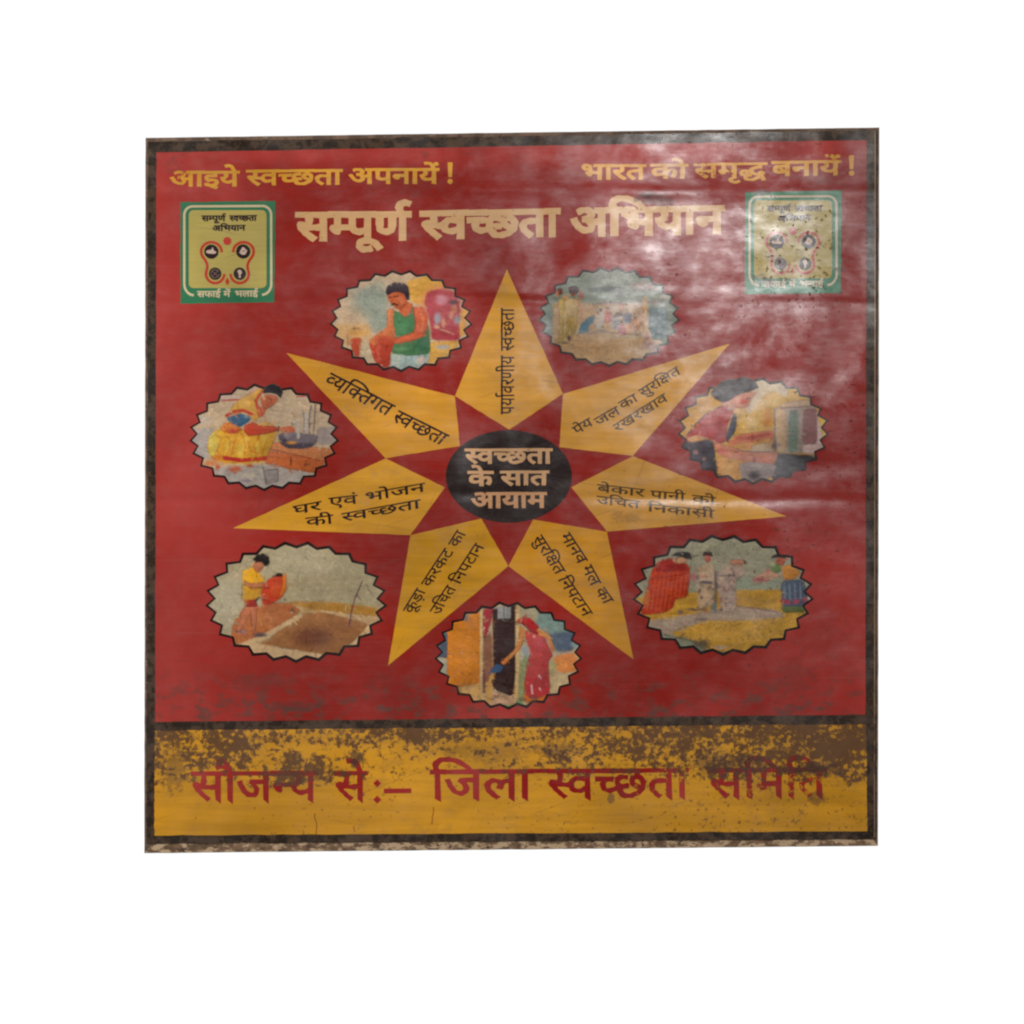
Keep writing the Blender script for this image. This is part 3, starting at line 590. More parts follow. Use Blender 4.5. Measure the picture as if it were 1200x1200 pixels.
letters([('ayam', (550.8, 577), (640.5, 576.5), (551, 595.8), E3)], 4, '#c0906a', disc)

INK = '#33291f'
E4 = 10
def down(L, d): return (L[0] + d[0], L[1] + d[1])
def ray_line(i, ws, d, e=E4, color=INK):
    letters([(k, L, R, down(L, d), e) for k, L, R in ws], 3, color, rays[i])
ray_line(0, [('paryavaraniya', (587, 485.8), (587, 416.6)), ('svacchata', (587, 411.4), (587, 361.2))], (15.6, 0))
ray_line(1, [('pey', (669.8, 501.4), (690.5, 489.2)), ('jal', (695.2, 491.2), (722.6, 475.6)), ('ka', (723.6, 472), (743.2, 460.6)), ('surakshit', (747.4, 457.6), (793.2, 428.8))], (5.4, 8.6), 12, '#40321f')
ray_line(1, [('rakhrakhav', (717.4, 498.9), (778.2, 460.5))], (5.4, 8.6), 12, '#4a3b28')
ray_line(2, [('bekar', (699.8, 567.2), (755.6, 573.2)), ('pani', (762, 574.7), (803.4, 578)), ('ki', (811, 579.8), (838.8, 582.6))], (-0.5, 9), 14, '#4c3c2a')
ray_line(2, [('uchit', (699.2, 580.8), (750.2, 587)), ('nikasi', (758.4, 590), (837.4, 598))], (-0.5, 9), 14, '#503f2c')
ray_line(3, [('manav', (667, 623), (689.2, 656.6)), ('mal', (692.4, 660.6), (704.6, 682.6)), ('ka', (708, 687), (719.6, 703.6))], (-11.6, 4.9))
ray_line(3, [('surakshit', (634.5, 626), (663.2, 669)), ('niptan', (664.2, 673.6), (695.2, 718.6))], (-11.6, 4.9))
ray_line(4, [('kuda', (472, 715.2), (488.6, 688.4)), ('karkat', (493, 684), (521.2, 641.8)), ('ka', (525, 637.6), (535.6, 620.4))], (11, 4.6))
ray_line(4, [('uchit', (503, 716.6), (524.2, 685)), ('niptan', (527.4, 681), (557.2, 635.8))], (11, 4.6))
ray_line(5, [('ghar', (342.6, 593.2), (376, 587)), ('evam', (384.6, 583.6), (418.6, 579.6)), ('bhojan', (426.6, 578.2), (497.6, 565.4))], (0.9, 10.3), 12)
ray_line(5, [('ki', (357.6, 606.8), (390.2, 603)), ('svacchata', (399.6, 601.6), (492.2, 585))], (0.9, 10.3), 12)
ray_line(6, [('vyaktigat', (388.2, 436.4), (463.8, 475.4)), ('svacchata', (467.6, 480.4), (526.8, 509.8))], (-10.4, 12.2), 14)

E5 = 18
FT = (26, 60)
dia = lambda x, y, r: np.array([(x - r, y), (x, y + r), (x + r, y), (x, y - r)])
letters([('saujanya', (223.4, 903.6), (372, 903.2), (223.8, 939), E5, FT), ('se', (391, 903.4), (430, 903), (391.4, 938.5), E5, FT),
         ('jila', (503.5, 901.8), (624, 901), (504, 937), E5, FT), ('svacchata', (640.5, 900.8), (807, 899.6), (641, 936), E5, FT),
         ('samiti', (830, 900.2), (968.5, 898.8), (830.4, 935), E5, FT)],
        2, '#8a2320', band, [dia(442, 918, 4.6), dia(442, 937, 4.8), np.array([(449.8, 929.8), (482, 929.4), (482, 923.8), (449.8, 924.2)]),
                             np.array([(620, 900.9), (645, 900.6), (645, 905.6), (620, 906)])], 'red brush-cut lettering, partly flaked away')

for sx, y0, y1, w in ((369, 953, 978, 1.0), (508, 946, 966, 1.1), (414.5, 968, 975, 0.9)):
    yy = np.linspace(y0, y1, 9)
    coat('rust_drip', [stroke(np.stack([sx + np.cumsum(rng.normal(size=9) * 0.55), yy], 1), w)], 2, '#93561f', PAINT, band)

# round campaign emblems in the upper corners
def rrect(x0, y0, x1, y1, r, n=8):
    out = []
    for cx, cy, a in ((x1 - r, y0 + r, -90), (x1 - r, y1 - r, 0), (x0 + r, y1 - r, 90), (x0 + r, y0 + r, 180)):
        out += [(cx + r * math.cos(math.radians(a + 90 * k / n)), cy + r * math.sin(math.radians(a + 90 * k / n))) for k in range(n + 1)]
    return out
def arc(cx, cy, rx, ry, a0, a1, n=18):
    return [(cx + rx * math.cos(math.radians(a0 + (a1 - a0) * k / n)), cy + ry * math.sin(math.radians(a0 + (a1 - a0) * k / n))) for k in range(n + 1)]
def ell(cx, cy, rx, ry=None, n=28):
    ry = ry or rx
    return [(cx + rx * math.cos(2 * math.pi * k / n), cy + ry * math.sin(2 * math.pi * k / n)) for k in range(n)]

def emblem(ox, oy, quad, green, yellow, cream, red, black, label):
    s = 1 / 9.09
    T = lambda pts: [(ox + p[0] * s, oy + p[1] * s) for p in pts]
    root = coat('emblem', [outline(quad, 16, 0.2)], 2, green, PAINT, sign, None, label)
    ring = arc(205, 935, 105, 120, 92, 180, 8) + arc(190, 200, 90, 92, 180, 270, 8) + arc(935, 196, 90, 92, 270, 360, 8) + arc(925, 935, 102, 115, 0, 88, 8)
    coat('emblem_outline', [stroke(T(ring), 2.7)], 3, cream, PAINT, root)
    coat('emblem_ground', [T(rrect(148, 148, 976, 978, 52))], 3, yellow, PAINT, root)
    P = lambda x, y: T([(x, y)])[0]
    letters([('sampurn', P(282, 205), P(540, 205), P(282, 268), 40), ('svacchata', P(578, 204), P(872, 200), P(578, 266), 40)], 4, black, root)
    letters([('abhiyan', P(395, 311), P(752, 304), P(395, 373), 40)], 4, black, root)
    letters([('safai', P(236, 1010), P(488, 1008), P(236, 1076), 30), ('mein', P(516, 1008), P(592, 1006), P(516, 1074), 30), ('bhalai', P(634, 1006), P(886, 1004), P(634, 1072), 30)], 3, cream, root)
    left = arc(388, 590, 110, 102, 4, -222, 26) + [(352, 716), (353, 735)] + arc(428, 828, 98, 98, 208, 0, 24)
    sm = np.array(left)
    for _ in range(2):
        sm[1:-1] = (sm[:-2] + 2 * sm[1:-1] + sm[2:]) / 4
    mir = np.stack([1118 - sm[:, 0], sm[:, 1]], 1)
    star = [(558 + (50 if k % 2 else 38) * math.cos(k * math.pi / 9), 477 + (50 if k % 2 else 38) * math.sin(k * math.pi / 9)) for k in range(18)]
    drop = [(558, 862), (572, 890), (582, 905), (572, 930), (558, 948), (544, 930), (534, 905), (544, 890)]
    coat('lotus_outline', [stroke(T(sm), 3.1), stroke(T(mir), 3.1)[::-1], T(star), T(drop)], 4, red, PAINT, root)
    for cx, cy, r, kind in ((388, 590, 76, 0), (727, 588, 76, 1), (428, 825, 66, 2), (690, 825, 66, 3)):
        b = coat('emblem_symbol', [T(ell(cx, cy, r))], 5, black, PAINT, root)
        if kind == 0: g = [ell(cx - 12, cy + 2, 44, 20), [(cx - 5, cy - 10), (cx + 12, cy - 48), (cx + 30, cy - 8)], ell(cx + 20, cy + 8, 34, 16)]
        elif kind == 1: g = [[(cx - 42, cy + 12), (cx - 6, cy - 46), (cx + 12, cy - 40), (cx + 46, cy - 4), (cx + 30, cy + 16), (cx + 4, cy - 14), (cx - 26, cy + 26)], ell(cx + 2, cy + 18, 30, 18)]
        elif kind == 2: g = [stroke(arc(cx, cy, 44, 44, 0, 330, 22), 8), stroke([(cx - 30, cy - 26), (cx, cy), (cx + 28, cy + 26)], 8), stroke([(cx - 30, cy + 26), (cx, cy), (cx + 28, cy - 26)], 8)]
        else: g = [[(cx - 26, cy - 26), (cx - 8, cy - 42), (cx + 16, cy - 36), (cx + 26, cy - 10), (cx + 10, cy + 12), (cx + 12, cy + 44), (cx - 8, cy + 46), (cx - 8, cy + 8)]]
        k = 0.0
        V = [T(q) for q in g]
        coat('emblem_pictogram', V, 6, '#7d6660' if kind == 2 else '#c4ab9a', PAINT, root)
    return root
emblem(205, 230, [(211.4, 236.8), (322.8, 235.4), (321.4, 354.2), (211.4, 356)], '#3f7355', '#ad9d5c', '#c6b491', '#b03c2c', '#3a3033',
       'green and yellow emblem, clean, upper left')
emblem(867.4, 218.6, [(873.4, 225.2), (986.4, 223.2), (985.4, 343.4), (872.6, 344.6)], '#4a7a60', '#a8955c', '#bfae98', '#a84844', '#4a4248',
       'green and yellow emblem, speckled with dirt, upper right')
# ---------------------------------------------------------------- the seven painted pictures
def pts(s): return np.array([[float(v) for v in p.split(',')] for p in s.split()])
def chaikin(p, n=2):
    for _ in range(n):
        q = np.roll(p, -1, 0)
        p = np.stack([p * 0.86 + q * 0.14, p * 0.14 + q * 0.86], 1).reshape(-1, 2)
    return p

class Canvas:
    """a small brush painter: soft-edged strokes blended on a pixel grid in picture units"""
    def __init__(self, w, h, base):
        self.k = 3.0
        self.w, self.h = int(w / self.k) + 1, int(h / self.k) + 1
        self.a = np.empty((self.h, self.w, 3)); self.a[:] = lin(base)
    def grid(self, x0, y0, x1, y1):
        i0, i1 = max(0, int(x0 / self.k)), min(self.w, int(x1 / self.k) + 2)
        j0, j1 = max(0, int(y0 / self.k)), min(self.h, int(y1 / self.k) + 2)
        if i1 <= i0 or j1 <= j0: return None
        gx, gy = np.meshgrid(np.arange(i0, i1) * self.k, np.arange(j0, j1) * self.k)
        return i0, i1, j0, j1, gx, gy
    def lay(self, g, alpha, c):
        i0, i1, j0, j1, _, _ = g
        self.a[j0:j1, i0:i1] = self.a[j0:j1, i0:i1] * (1 - alpha[..., None]) + np.array(lin(c)) * alpha[..., None]
    @staticmethod
    def dist(gx, gy, p, closed=True):
        q = np.roll(p, -1, 0) if closed else p[1:]
        p = p if closed else p[:-1]
        best = np.full(gx.shape, 1e9); inside = np.zeros(gx.shape, bool)
        for (ax, ay), (bx, by) in zip(p, q):
            dx, dy = bx - ax, by - ay
            t = np.clip(((gx - ax) * dx + (gy - ay) * dy) / max(dx * dx + dy * dy, 1e-9), 0, 1)
            best = np.minimum(best, np.hypot(gx - ax - t * dx, gy - ay - t * dy))
            if closed and ay != by:
                inside ^= ((ay > gy) != (by > gy)) & (gx < dx * (gy - ay) / dy + ax)
        return np.where(inside, -best, best) if closed else best
    def poly(self, c, s, soft=5.0, alpha=1.0, smooth=True):
        p = pts(s)
        if smooth: p = chaikin(p)
        g = self.grid(p[:, 0].min() - soft, p[:, 1].min() - soft, p[:, 0].max() + soft, p[:, 1].max() + soft)
        if g is None: return
        d = self.dist(g[4], g[5], p)
        t = np.clip(0.5 - d / (2 * soft), 0, 1)
        i0, i1, j0, j1, gx, gy = g
        tone = np.array(lin(c))[None, None] * np.ones(gx.shape + (1,))
        if soft <= 6:          # model the form with a lighter and a darker side, and draw its contour
            u = (p[:, 0].mean() - gx) / max(np.ptp(p[:, 0]), 1) + (p[:, 1].mean() - gy) / max(np.ptp(p[:, 1]), 1)
            tone = tone * (1 + 0.26 * np.clip(u, -1, 1))[..., None]
            ln = np.clip((4.5 - np.abs(d + 1)) / 4.0, 0, 1) * 0.42
            tone = tone * (1 - ln[..., None])
        m = (alpha * t * t * (3 - 2 * t))[..., None]
        self.a[j0:j1, i0:i1] = self.a[j0:j1, i0:i1] * (1 - m) + tone * m
    def blob(self, c, x, y, rx, ry, alpha=1.0, hard=0.35):
        g = self.grid(x - rx * 1.4, y - ry * 1.4, x + rx * 1.4, y + ry * 1.4)
        if g is None: return
        d = np.hypot((g[4] - x) / rx, (g[5] - y) / ry)
        t = np.clip((1.3 - d) / (1.3 - hard), 0, 1)
        self.lay(g, alpha * t * t * (3 - 2 * t), c)
    def line(self, c, s, w=8.0, alpha=1.0):
        p = pts(s); r = w / 2 + 4
        g = self.grid(p[:, 0].min() - r, p[:, 1].min() - r, p[:, 0].max() + r, p[:, 1].max() + r)
        if g is None: return
        d = self.dist(g[4], g[5], p, False)
        self.lay(g, alpha * np.clip((w / 2 + 2.5 - d) / 5.0, 0, 1), c)
    def worn(self, amp, seed):
        self.brush(1500, seed + 50)
        r = np.random.default_rng(seed)
        tot = np.zeros((self.h, self.w))
        for n, a in ((12, 0.6), (30, 0.8), (90, 1.0), (200, 0.8)):
            q = r.normal(size=(n, n))
            yy = np.linspace(0, n - 1.001, self.h); xx = np.linspace(0, n - 1.001, self.w)
            j = yy.astype(int); i = xx.astype(int); fy = (yy - j)[:, None]; fx = (xx - i)[None]
            q = np.pad(q, ((0, 1), (0, 1)), 'edge')
            tot += a * (q[j][:, i] * (1 - fy) * (1 - fx) + q[j + 1][:, i] * fy * (1 - fx) + q[j][:, i + 1] * (1 - fy) * fx + q[j + 1][:, i + 1] * fy * fx)
        self.a *= np.clip(1 + amp * tot, 0.4, 1.6)[..., None]
    def brush(self, count, seed):
        """short dabs of neighbouring pigment, as a sign painter leaves them"""
        r = np.random.default_rng(seed)
        W, H = self.w * self.k, self.h * self.k
        for _ in range(count):
            x, y = r.uniform(0, W), r.uniform(0, H)
            i = int(np.clip((x + r.normal() * 7) / self.k, 0, self.w - 1)); j = int(np.clip((y + r.normal() * 7) / self.k, 0, self.h - 1))
            tone = self.a[j, i] * r.uniform(0.66, 1.36) * (1 + r.normal(size=3) * 0.06)
            a = r.normal() * 0.7 + (0 if r.random() < 0.6 else 1.4); l = r.uniform(10, 34)
            p = np.array([(x, y), (x + l * math.cos(a), y + l * math.sin(a))])
            w = r.uniform(4, 10)
            g = self.grid(p[:, 0].min() - w, p[:, 1].min() - w, p[:, 0].max() + w, p[:, 1].max() + w)
            if g is None: continue
            t = np.clip((w / 2 + 3 - self.dist(g[4], g[5], p, False)) / 6.0, 0, 1) * r.uniform(0.35, 0.85)
            i0, i1, j0, j1, _, _ = g
            self.a[j0:j1, i0:i1] = self.a[j0:j1, i0:i1] * (1 - t[..., None]) + tone * t[..., None]
    def sample(self, u, v):
        x = np.clip(u / self.k, 0, self.w - 1.001); y = np.clip(v / self.k, 0, self.h - 1.001)
        i = x.astype(int); j = y.astype(int); fx = (x - i)[:, None]; fy = (y - j)[:, None]
        j1 = np.minimum(j + 1, self.h - 1); i1 = np.minimum(i + 1, self.w - 1)
        c = self.a[j, i] * (1 - fx) * (1 - fy) + self.a[j, i1] * fx * (1 - fy) + self.a[j1, i] * (1 - fx) * fy + self.a[j1, i1] * fx * fy
        return np.maximum((c - 0.011) / GAIN, 0.004)

TEETH = 25
def medallion(ox, oy, s, cx, cy, rx, ry, canvas, figures, label, over=(), rim='#2e2624'):
    """ox, oy: photo corner of the picture frame; s: picture units per photo millimetre; rx, ry: tips of the teeth"""
    def zig(tip, val):
        out = []
        for k in range(TEETH * 2):
            a = math.radians(90 + k * 180 / TEETH)
            r = 1.0 if k % 2 == 0 else 0
            ex = rx + tip if k % 2 == 0 else rx * 0.905 + val * 0.9
            ey = ry + tip if k % 2 == 0 else ry * 0.918 + val
            j = rng.normal(size=2) * 1.6
            out.append((cx + ex * math.cos(a) + j[0], cy + ey * math.sin(a) + j[1]))
        return out
    state = rng.bit_generator.state
    outer = zig(0, 2)
    rng.bit_generator.state = state
    inner = zig(-22, -17)
    T = lambda p: [(ox + q[0] / s, oy + q[1] / s) for q in p]
    root = coat('picture_medallion', [T(outer)], 2, rim, PAINT, sign, None, label)
    colour = lambda V: canvas.sample((V[:, 0] - ox) * s, (V[:, 1] - oy) * s)
    def fine(poly, step=0.85):
        p = np.array(poly)
        gx, gy = np.meshgrid(np.arange(p[:, 0].min(), p[:, 0].max(), step), np.arange(p[:, 1].min(), p[:, 1].max(), step))
        gx = gx.ravel() + rng.uniform(-0.02, 0.02, gx.size); gy = gy.ravel() + rng.uniform(-0.02, 0.02, gy.size)
        keep = winding(gx, gy, [poly]) != 0
        return np.stack([gx[keep], gy[keep]], 1)
    pic = T(inner)
    coat('painted_backdrop', [pic], 3, colour, PAINT, root, fine(pic))
    for n_, (kind, outl, text) in enumerate(figures):
        f = T(chaikin(pts(outl), 1))
        loose = kind == 'painted_hair'
        coat(kind, [f], 4 + 0.5 * n_, colour, PAINT, root, fine(f), text, None if loose else pic)
    return root

# a man washing his hands
c = Canvas(1200, 867, '#b0967a')
c.blob('#868b7d', 370, 270, 190, 170); c.blob('#858a7c', 440, 440, 120, 120)
c.blob('#b59a7c', 300, 130, 80, 60, .7); c.poly('#b89c80', '600,60 690,60 720,110 640,120')
c.poly('#c08e3e', '640,125 760,100 830,85 950,140 920,210 800,260 800,330 690,300 660,220', 9)
c.blob('#b26058', 930, 300, 190, 150, .85); c.poly('#9e4449', '800,210 950,180 1030,230 1060,310 1060,560 840,595 820,420 780,310', 10)
c.blob('#b78088', 915, 275, 55, 45, .8); c.poly('#98383f', '830,490 1040,470 1065,560 1050,595 840,595', 8)
c.poly('#c08a48', '1070,340 1140,350 1100,470 1115,540 1060,570 1050,420', 6)
c.blob('#583a40', 1010, 295, 45, 24); c.blob('#b0745a', 1015, 345, 28, 34, .9); c.blob('#8b9199', 885, 420, 28, 50, .9); c.blob('#7d858e', 1040, 430, 30, 42, .9)
c.blob('#c2906f', 990, 395, 20, 30, .8); c.blob('#bf8a68', 930, 455, 18, 45, .7); c.blob('#c08c70', 880, 490, 28, 14, .8); c.line('#c09a7c', '860,470 910,510 960,520 1010,545', 8, .7)
c.poly('#b98b42', '820,600 1065,595 1000,690 870,770 800,770', 6); c.blob('#98938a', 925, 645, 65, 20)
c.poly('#b48f62', '60,470 340,460 380,560 300,650 150,640 80,560', 16); c.blob('#b88444', 250, 535, 95, 35, .9); c.blob('#6a4a34', 245, 500, 28, 10)
c.poly('#a4442d', '195,585 240,570 295,575 290,630 275,735 235,720 215,660', 6); c.line('#8d5a3c', '180,540 185,600 190,640', 14, .7); c.line('#b8a080', '170,640 205,640', 12, .8)
c.blob('#ab9a7c', 320, 660, 45, 95); c.blob('#b39c78', 400, 790, 60, 30)
c.poly('#8c9992', '520,690 830,670 810,770 700,810 600,835 515,810', 5)
for x in (545, 585, 640, 690, 740, 790): c.line('#b3ab98' if x % 2 else '#70848a', f'{x},700 {x - 12},800', 16, .6)
c.blob('#c09c88', 755, 745, 35, 30, .7)
c.poly('#a03a2a', '345,600 420,540 560,560 545,640 520,700 512,800 450,810 385,745', 5)
c.poly('#ba6a42', '490,350 545,340 562,420 558,540 540,600 440,600 385,640 345,595 430,530 490,490', 5)
c.line('#cb8355', '505,370 510,470', 16, .6)
c.poly('#456d49', '540,360 590,375 630,412 672,388 690,325 740,345 800,440 820,500 835,700 650,715 525,695 540,630 562,560 540,470', 5)
c.blob('#385a43', 770, 620, 55, 70, .8); c.blob('#537f58', 610, 480, 45, 60, .7); c.line('#355440', '760,520 740,600 690,660', 12, .6); c.blob('#668c5e', 600, 660, 60, 20, .5)
c.poly('#b25c3a', '575,340 650,290 695,310 680,370 635,412 595,388', 4)
c.poly('#b7573a', '695,335 765,325 808,390 805,480 770,565 680,595 560,620 525,600 560,575 700,530 712,470', 5)
c.line('#c9754e', '755,370 775,440 755,520', 18, .6); c.line('#863a28', '700,340 714,470 700,530', 7, .8); c.line('#8a3c2a', '560,618 690,596 775,560', 6, .7)
c.blob('#a74630', 470, 590, 90, 42); c.line('#7c2e22', '400,610 500,640', 6, .6); c.line('#c06a48', '410,660 430,740', 14, .5); c.blob('#b05a44', 425, 650, 22, 30, .6)
c.poly('#a75739', '488,235 560,205 625,215 655,260 645,310 600,348 560,348 525,312 500,275', 4)
c.line('#7c3a28', '598,345 655,295', 10, .7); c.line('#3c2622', '525,316 548,306 572,318', 13); c.line('#43241e', '508,258 526,256', 8); c.line('#43241e', '545,252 575,246', 8)
c.line('#874029', '534,262 524,296 538,300', 6, .7); c.blob('#c07450', 600, 280, 25, 25, .5)
c.poly('#372e33', '478,225 488,170 540,138 612,138 656,168 668,230 664,282 640,272 625,232 590,214 540,216 500,242', 4); c.blob('#4a4046', 600, 165, 40, 18, .6)
c.worn(.07, 1)
c.line('#3a2420', '524,316 546,306 572,318', 12, .9); c.line('#41221c', '506,258 528,254', 8, .9); c.line('#41221c', '545,252 577,246', 8, .9); c.line('#8a4029', '534,262 524,296 540,300', 6, .7); c.line('#2a4c38', '545,365 590,380 632,415 672,392 690,330', 6, .6); c.line('#70301f', '690,335 712,470 700,530 560,575', 6, .6)
medallion(380, 310, 6.667, 600, 440, 560, 402, c, [('painted_person', '478,220 490,165 540,135 612,135 660,168 670,280 690,310 765,325 810,390 800,480 835,690 810,770 600,835 515,805 450,810 385,745 345,600 430,530 490,490 490,350 545,345 500,275', 'man in a green vest bending to wash his hands'),
    ('painted_person', '800,210 960,180 1035,230 1060,560 840,595 815,420', 'figures in pink behind the man')], 'medallion of a man in a green vest')

# villagers in front of a house
c = Canvas(1200, 867, '#83887b')
c.poly('#a98c6e', '130,320 480,340 900,330 920,600 1000,620 1000,900 100,900 120,600', 14)
c.poly('#ae8f6b', '180,590 560,570 870,600 900,680 850,860 300,860 180,680', 12)
c.blob('#4a554f', 540, 228, 130, 26); c.blob('#6d6d69', 660, 250, 60, 50); c.blob('#8f9086', 620, 110, 260, 50, .6); c.blob('#9a8078', 860, 200, 130, 40, .7)
c.line('#6a4d46', '470,340 600,330 720,345', 26, .6); c.line('#7a5c50', '820,335 990,325', 26, .7); c.blob('#b5ada2', 1030, 285, 55, 26); c.blob('#aab0ac', 540, 285, 40, 16, .8)
c.poly('#6d7a7b', '895,375 1050,365 1060,600 930,625 900,520', 10); c.line('#556264', '910,450 905,530', 18, .7); c.line('#84908e', '985,380 990,600', 20, .5)
c.poly('#7a8277', '60,330 155,320 150,620 90,600', 12)
c.blob('#9f8478', 910, 670, 70, 50); c.blob('#8a5450', 890, 600, 20, 34); c.blob('#8c7c78', 960, 690, 30, 40)
c.blob('#8f5644', 205, 245, 34, 26); c.poly('#4a2c2e', '270,215 300,200 345,205 360,240 335,268 285,262', 4); c.poly('#8f5240', '288,245 330,250 325,285 295,285', 3); c.poly('#7a4438', '185,225 215,218 232,245 215,272 190,265', 4); c.blob('#a05a46', 370, 275, 22, 40, .9); c.blob('#c0764c', 185, 260, 14, 24, .9); c.blob('#b7906c', 250, 290, 30, 26)
c.poly('#a78f66', '205,300 365,300 360,540 310,600 260,640 185,645 205,450', 8)
for q in ('235,330 225,470 215,630', '285,330 270,470 250,600', '345,310 340,420 320,560'): c.line('#8a7848', q, 13, .6)
c.poly('#b29a70', '250,300 350,300 352,430 262,440', 4); c.poly('#9c8450', '262,440 345,430 335,560 300,596 285,500 270,610 250,600', 4); c.poly('#a8905c', '195,300 248,300 246,440 232,640 190,640 205,450', 4); c.line('#b07a5a', '352,310 372,380 360,430', 12, .8); c.line('#c3a780', '255,330 245,560', 14, .5); c.line('#c09a7a', '320,310 330,500', 14, .5); c.blob('#59434a', 280, 610, 16, 26); c.blob('#68584a', 225, 645, 60, 9)
c.poly('#4a6b79', '420,450 480,425 478,480 430,560 345,575 370,500', 5); c.blob('#b08c6a', 460, 520, 24, 30)
r_ = np.random.default_rng(3)
for col_, x, y, a, b in (('#b46a5e', 580, 420, 24, 52), ('#b38a4a', 575, 500, 18, 34), ('#aba394', 525, 430, 38, 70), ('#2c2a2e', 668, 420, 28, 20), ('#6b6c78', 720, 440, 55, 32), ('#b5794e', 690, 370, 24, 34), ('#ab6064', 690, 540, 32, 26), ('#bb8a66', 745, 520, 26, 50), ('#77877f', 795, 550, 18, 26), ('#b8825e', 825, 490, 20, 40), ('#8d8f90', 640, 480, 30, 40), ('#a09c92', 510, 510, 34, 34), ('#c09a74', 600, 540, 30, 24), ('#6b5c50', 540, 550, 60, 10)):
    c.blob(col_, x, y, a, b, .9)
c.line('#bb9468', '870,300 868,560', 36, .8); c.line('#a5805c', '790,420 800,560', 12, .6); c.line('#6c6450', '330,580 560,560 840,590', 8, .6)
c.blob('#9c9076', 700, 600, 180, 16, .6); c.line('#97785a', '320,680 700,690 830,740', 6, .4)
for hx, hy, cl in ((530, 395, '#aaa294'), (582, 385, '#b05c54'), (640, 440, '#8b8d92'), (735, 395, '#646a7c'), (800, 455, '#b0764e'), (690, 490, '#a55a5c')):
    c.poly(cl, f'{hx - 26},{hy + 22} {hx},{hy + 8} {hx + 28},{hy + 24} {hx + 34},{hy + 100} {hx - 30},{hy + 100}', 4, .85); c.blob('#a06c50', hx, hy, 14, 16); c.blob('#33292a', hx - 3, hy - 9, 16, 10)
for _ in range(40): c.blob(('#a47a60', '#7c7068', '#c2a88a', '#6a5048')[_ % 4], r_.uniform(470, 860), r_.uniform(370, 570), r_.uniform(6, 16), r_.uniform(8, 22), .7)
c.a **= 1.14
c.worn(.09, 2)
c.poly('#432a2c', '270,215 300,200 345,205 360,240 335,262 285,258', 4, .85); c.poly('#54363a', '185,222 215,214 232,232 215,240 190,240', 4, .8)
medallion(625, 305, 6.667, 592, 442, 558, 395, c, [('painted_person', '170,220 310,195 395,240 365,540 310,600 270,645 180,655 205,450 170,300', 'two men in pale clothes standing at the left'),
    ('painted_person', '420,445 482,420 480,480 430,562 340,578 370,500', 'child in blue'), ('painted_crowd', '485,380 680,335 860,380 860,580 690,575 485,560', 'seated villagers')], 'medallion of villagers in front of a house', rim='#3c3636')

# a woman cooking
c = Canvas(1200, 884, '#b0977a')
c.poly('#9a8f86', '50,395 235,385 190,620 70,600', 10); c.blob('#a89c90', 140, 330, 80, 40, .6); c.poly('#8e8079', '985,385 1160,370 1140,510 990,515', 8); c.blob('#b7a084', 760, 250, 130, 120, .7)
c.line('#b8a294', '275,160 410,158', 26, .8); c.line('#9c383a', '268,186 430,178', 11); c.line('#a03c3a', '835,158 930,152', 9); c.line('#b8a294', '850,170 930,168', 12, .7); c.line('#a05a54', '455,165 500,120', 10, .7)
c.poly('#9b9086', '210,690 420,660 700,660 960,720 860,830 600,850 440,840 300,790', 12); c.blob('#7c7078', 470, 780, 60, 16, .8); c.blob('#b3a58f', 480, 740, 60, 20, .8); c.blob('#7f7672', 330, 720, 40, 30, .6)
c.poly('#b0704a', '640,500 720,490 780,540 960,525 1100,540 1110,600 1070,645 860,600 640,550', 6)
c.poly('#ae5e38', '615,550 860,600 1065,640 985,725 780,695 690,660 595,650', 5)
c.line('#8a3c2a', '635,545 860,595 1060,640', 8); c.line('#4e3028', '797,600 795,665', 9); c.line('#4e3028', '912,635 900,668', 9); c.line('#6c4030', '690,575 700,585', 8, .7); c.line('#8f4a30', '600,650 780,690', 7, .7)
c.poly('#857a76', '595,700 700,690 705,790 610,805', 5); c.line('#4c4448', '590,680 612,800', 10, .8); c.line('#54494c', '600,705 700,692 702,780', 8, .7)
c.poly('#6a5f64', '700,430 800,420 1000,440 985,510 880,540 765,540 710,500', 6); c.poly('#4c444c', '700,440 740,430 775,500 965,500 960,530 870,545 765,540 715,500', 6)
c.blob('#c0843c', 800, 498, 42, 12); c.blob('#8c8086', 760, 450, 30, 20, .6)
for q, w_, cc in (('800,340 815,400 830,480', 12, '#6c6468'), ('945,225 930,330 935,430', 14, '#5e565c'), ('978,205 970,330 960,450', 12, '#5a5258'), ('880,255 895,330 890,420', 9, '#756c70'), ('910,280 905,420', 18, '#b0a69c'), ('850,330 850,460', 20, '#a89e96'), ('870,430 930,470', 14, '#6a6064')): c.line(cc, q, w_, .85)
c.poly('#bd8c35', '185,480 235,400 330,395 430,400 560,400 695,405 655,520 610,610 590,645 420,665 300,655 200,605 172,540', 5)
c.poly('#b8a14e', '180,470 225,405 262,500 235,610 190,595', 6)
for x, y in ((260, 460), (330, 520), (460, 500), (540, 530), (420, 560), (600, 470)): c.blob('#c9a84a', x, y, 30, 60, .7)
for q in ('250,440 280,470 250,560 290,600', '300,420 345,480 340,560 310,610', '400,420 370,520 350,590', '430,430 460,520 450,590', '560,440 520,520 540,590', '640,430 600,520 580,590', '470,480 500,560 560,580'): c.line('#b15e2a', q, 10, .75)
c.blob('#b55e2c', 250, 610, 50, 30, .7)
c.line('#a52a24', '305,610 420,628 500,622 605,612', 30); c.line('#c2a676', '308,655 450,660 600,645', 14, .9)
c.blob('#a7583c', 380, 692, 58, 26); c.blob('#b27048', 200, 650, 60, 26); c.blob('#a55038', 255, 680, 22, 24); c.blob('#a7583c', 490, 668, 32, 16)
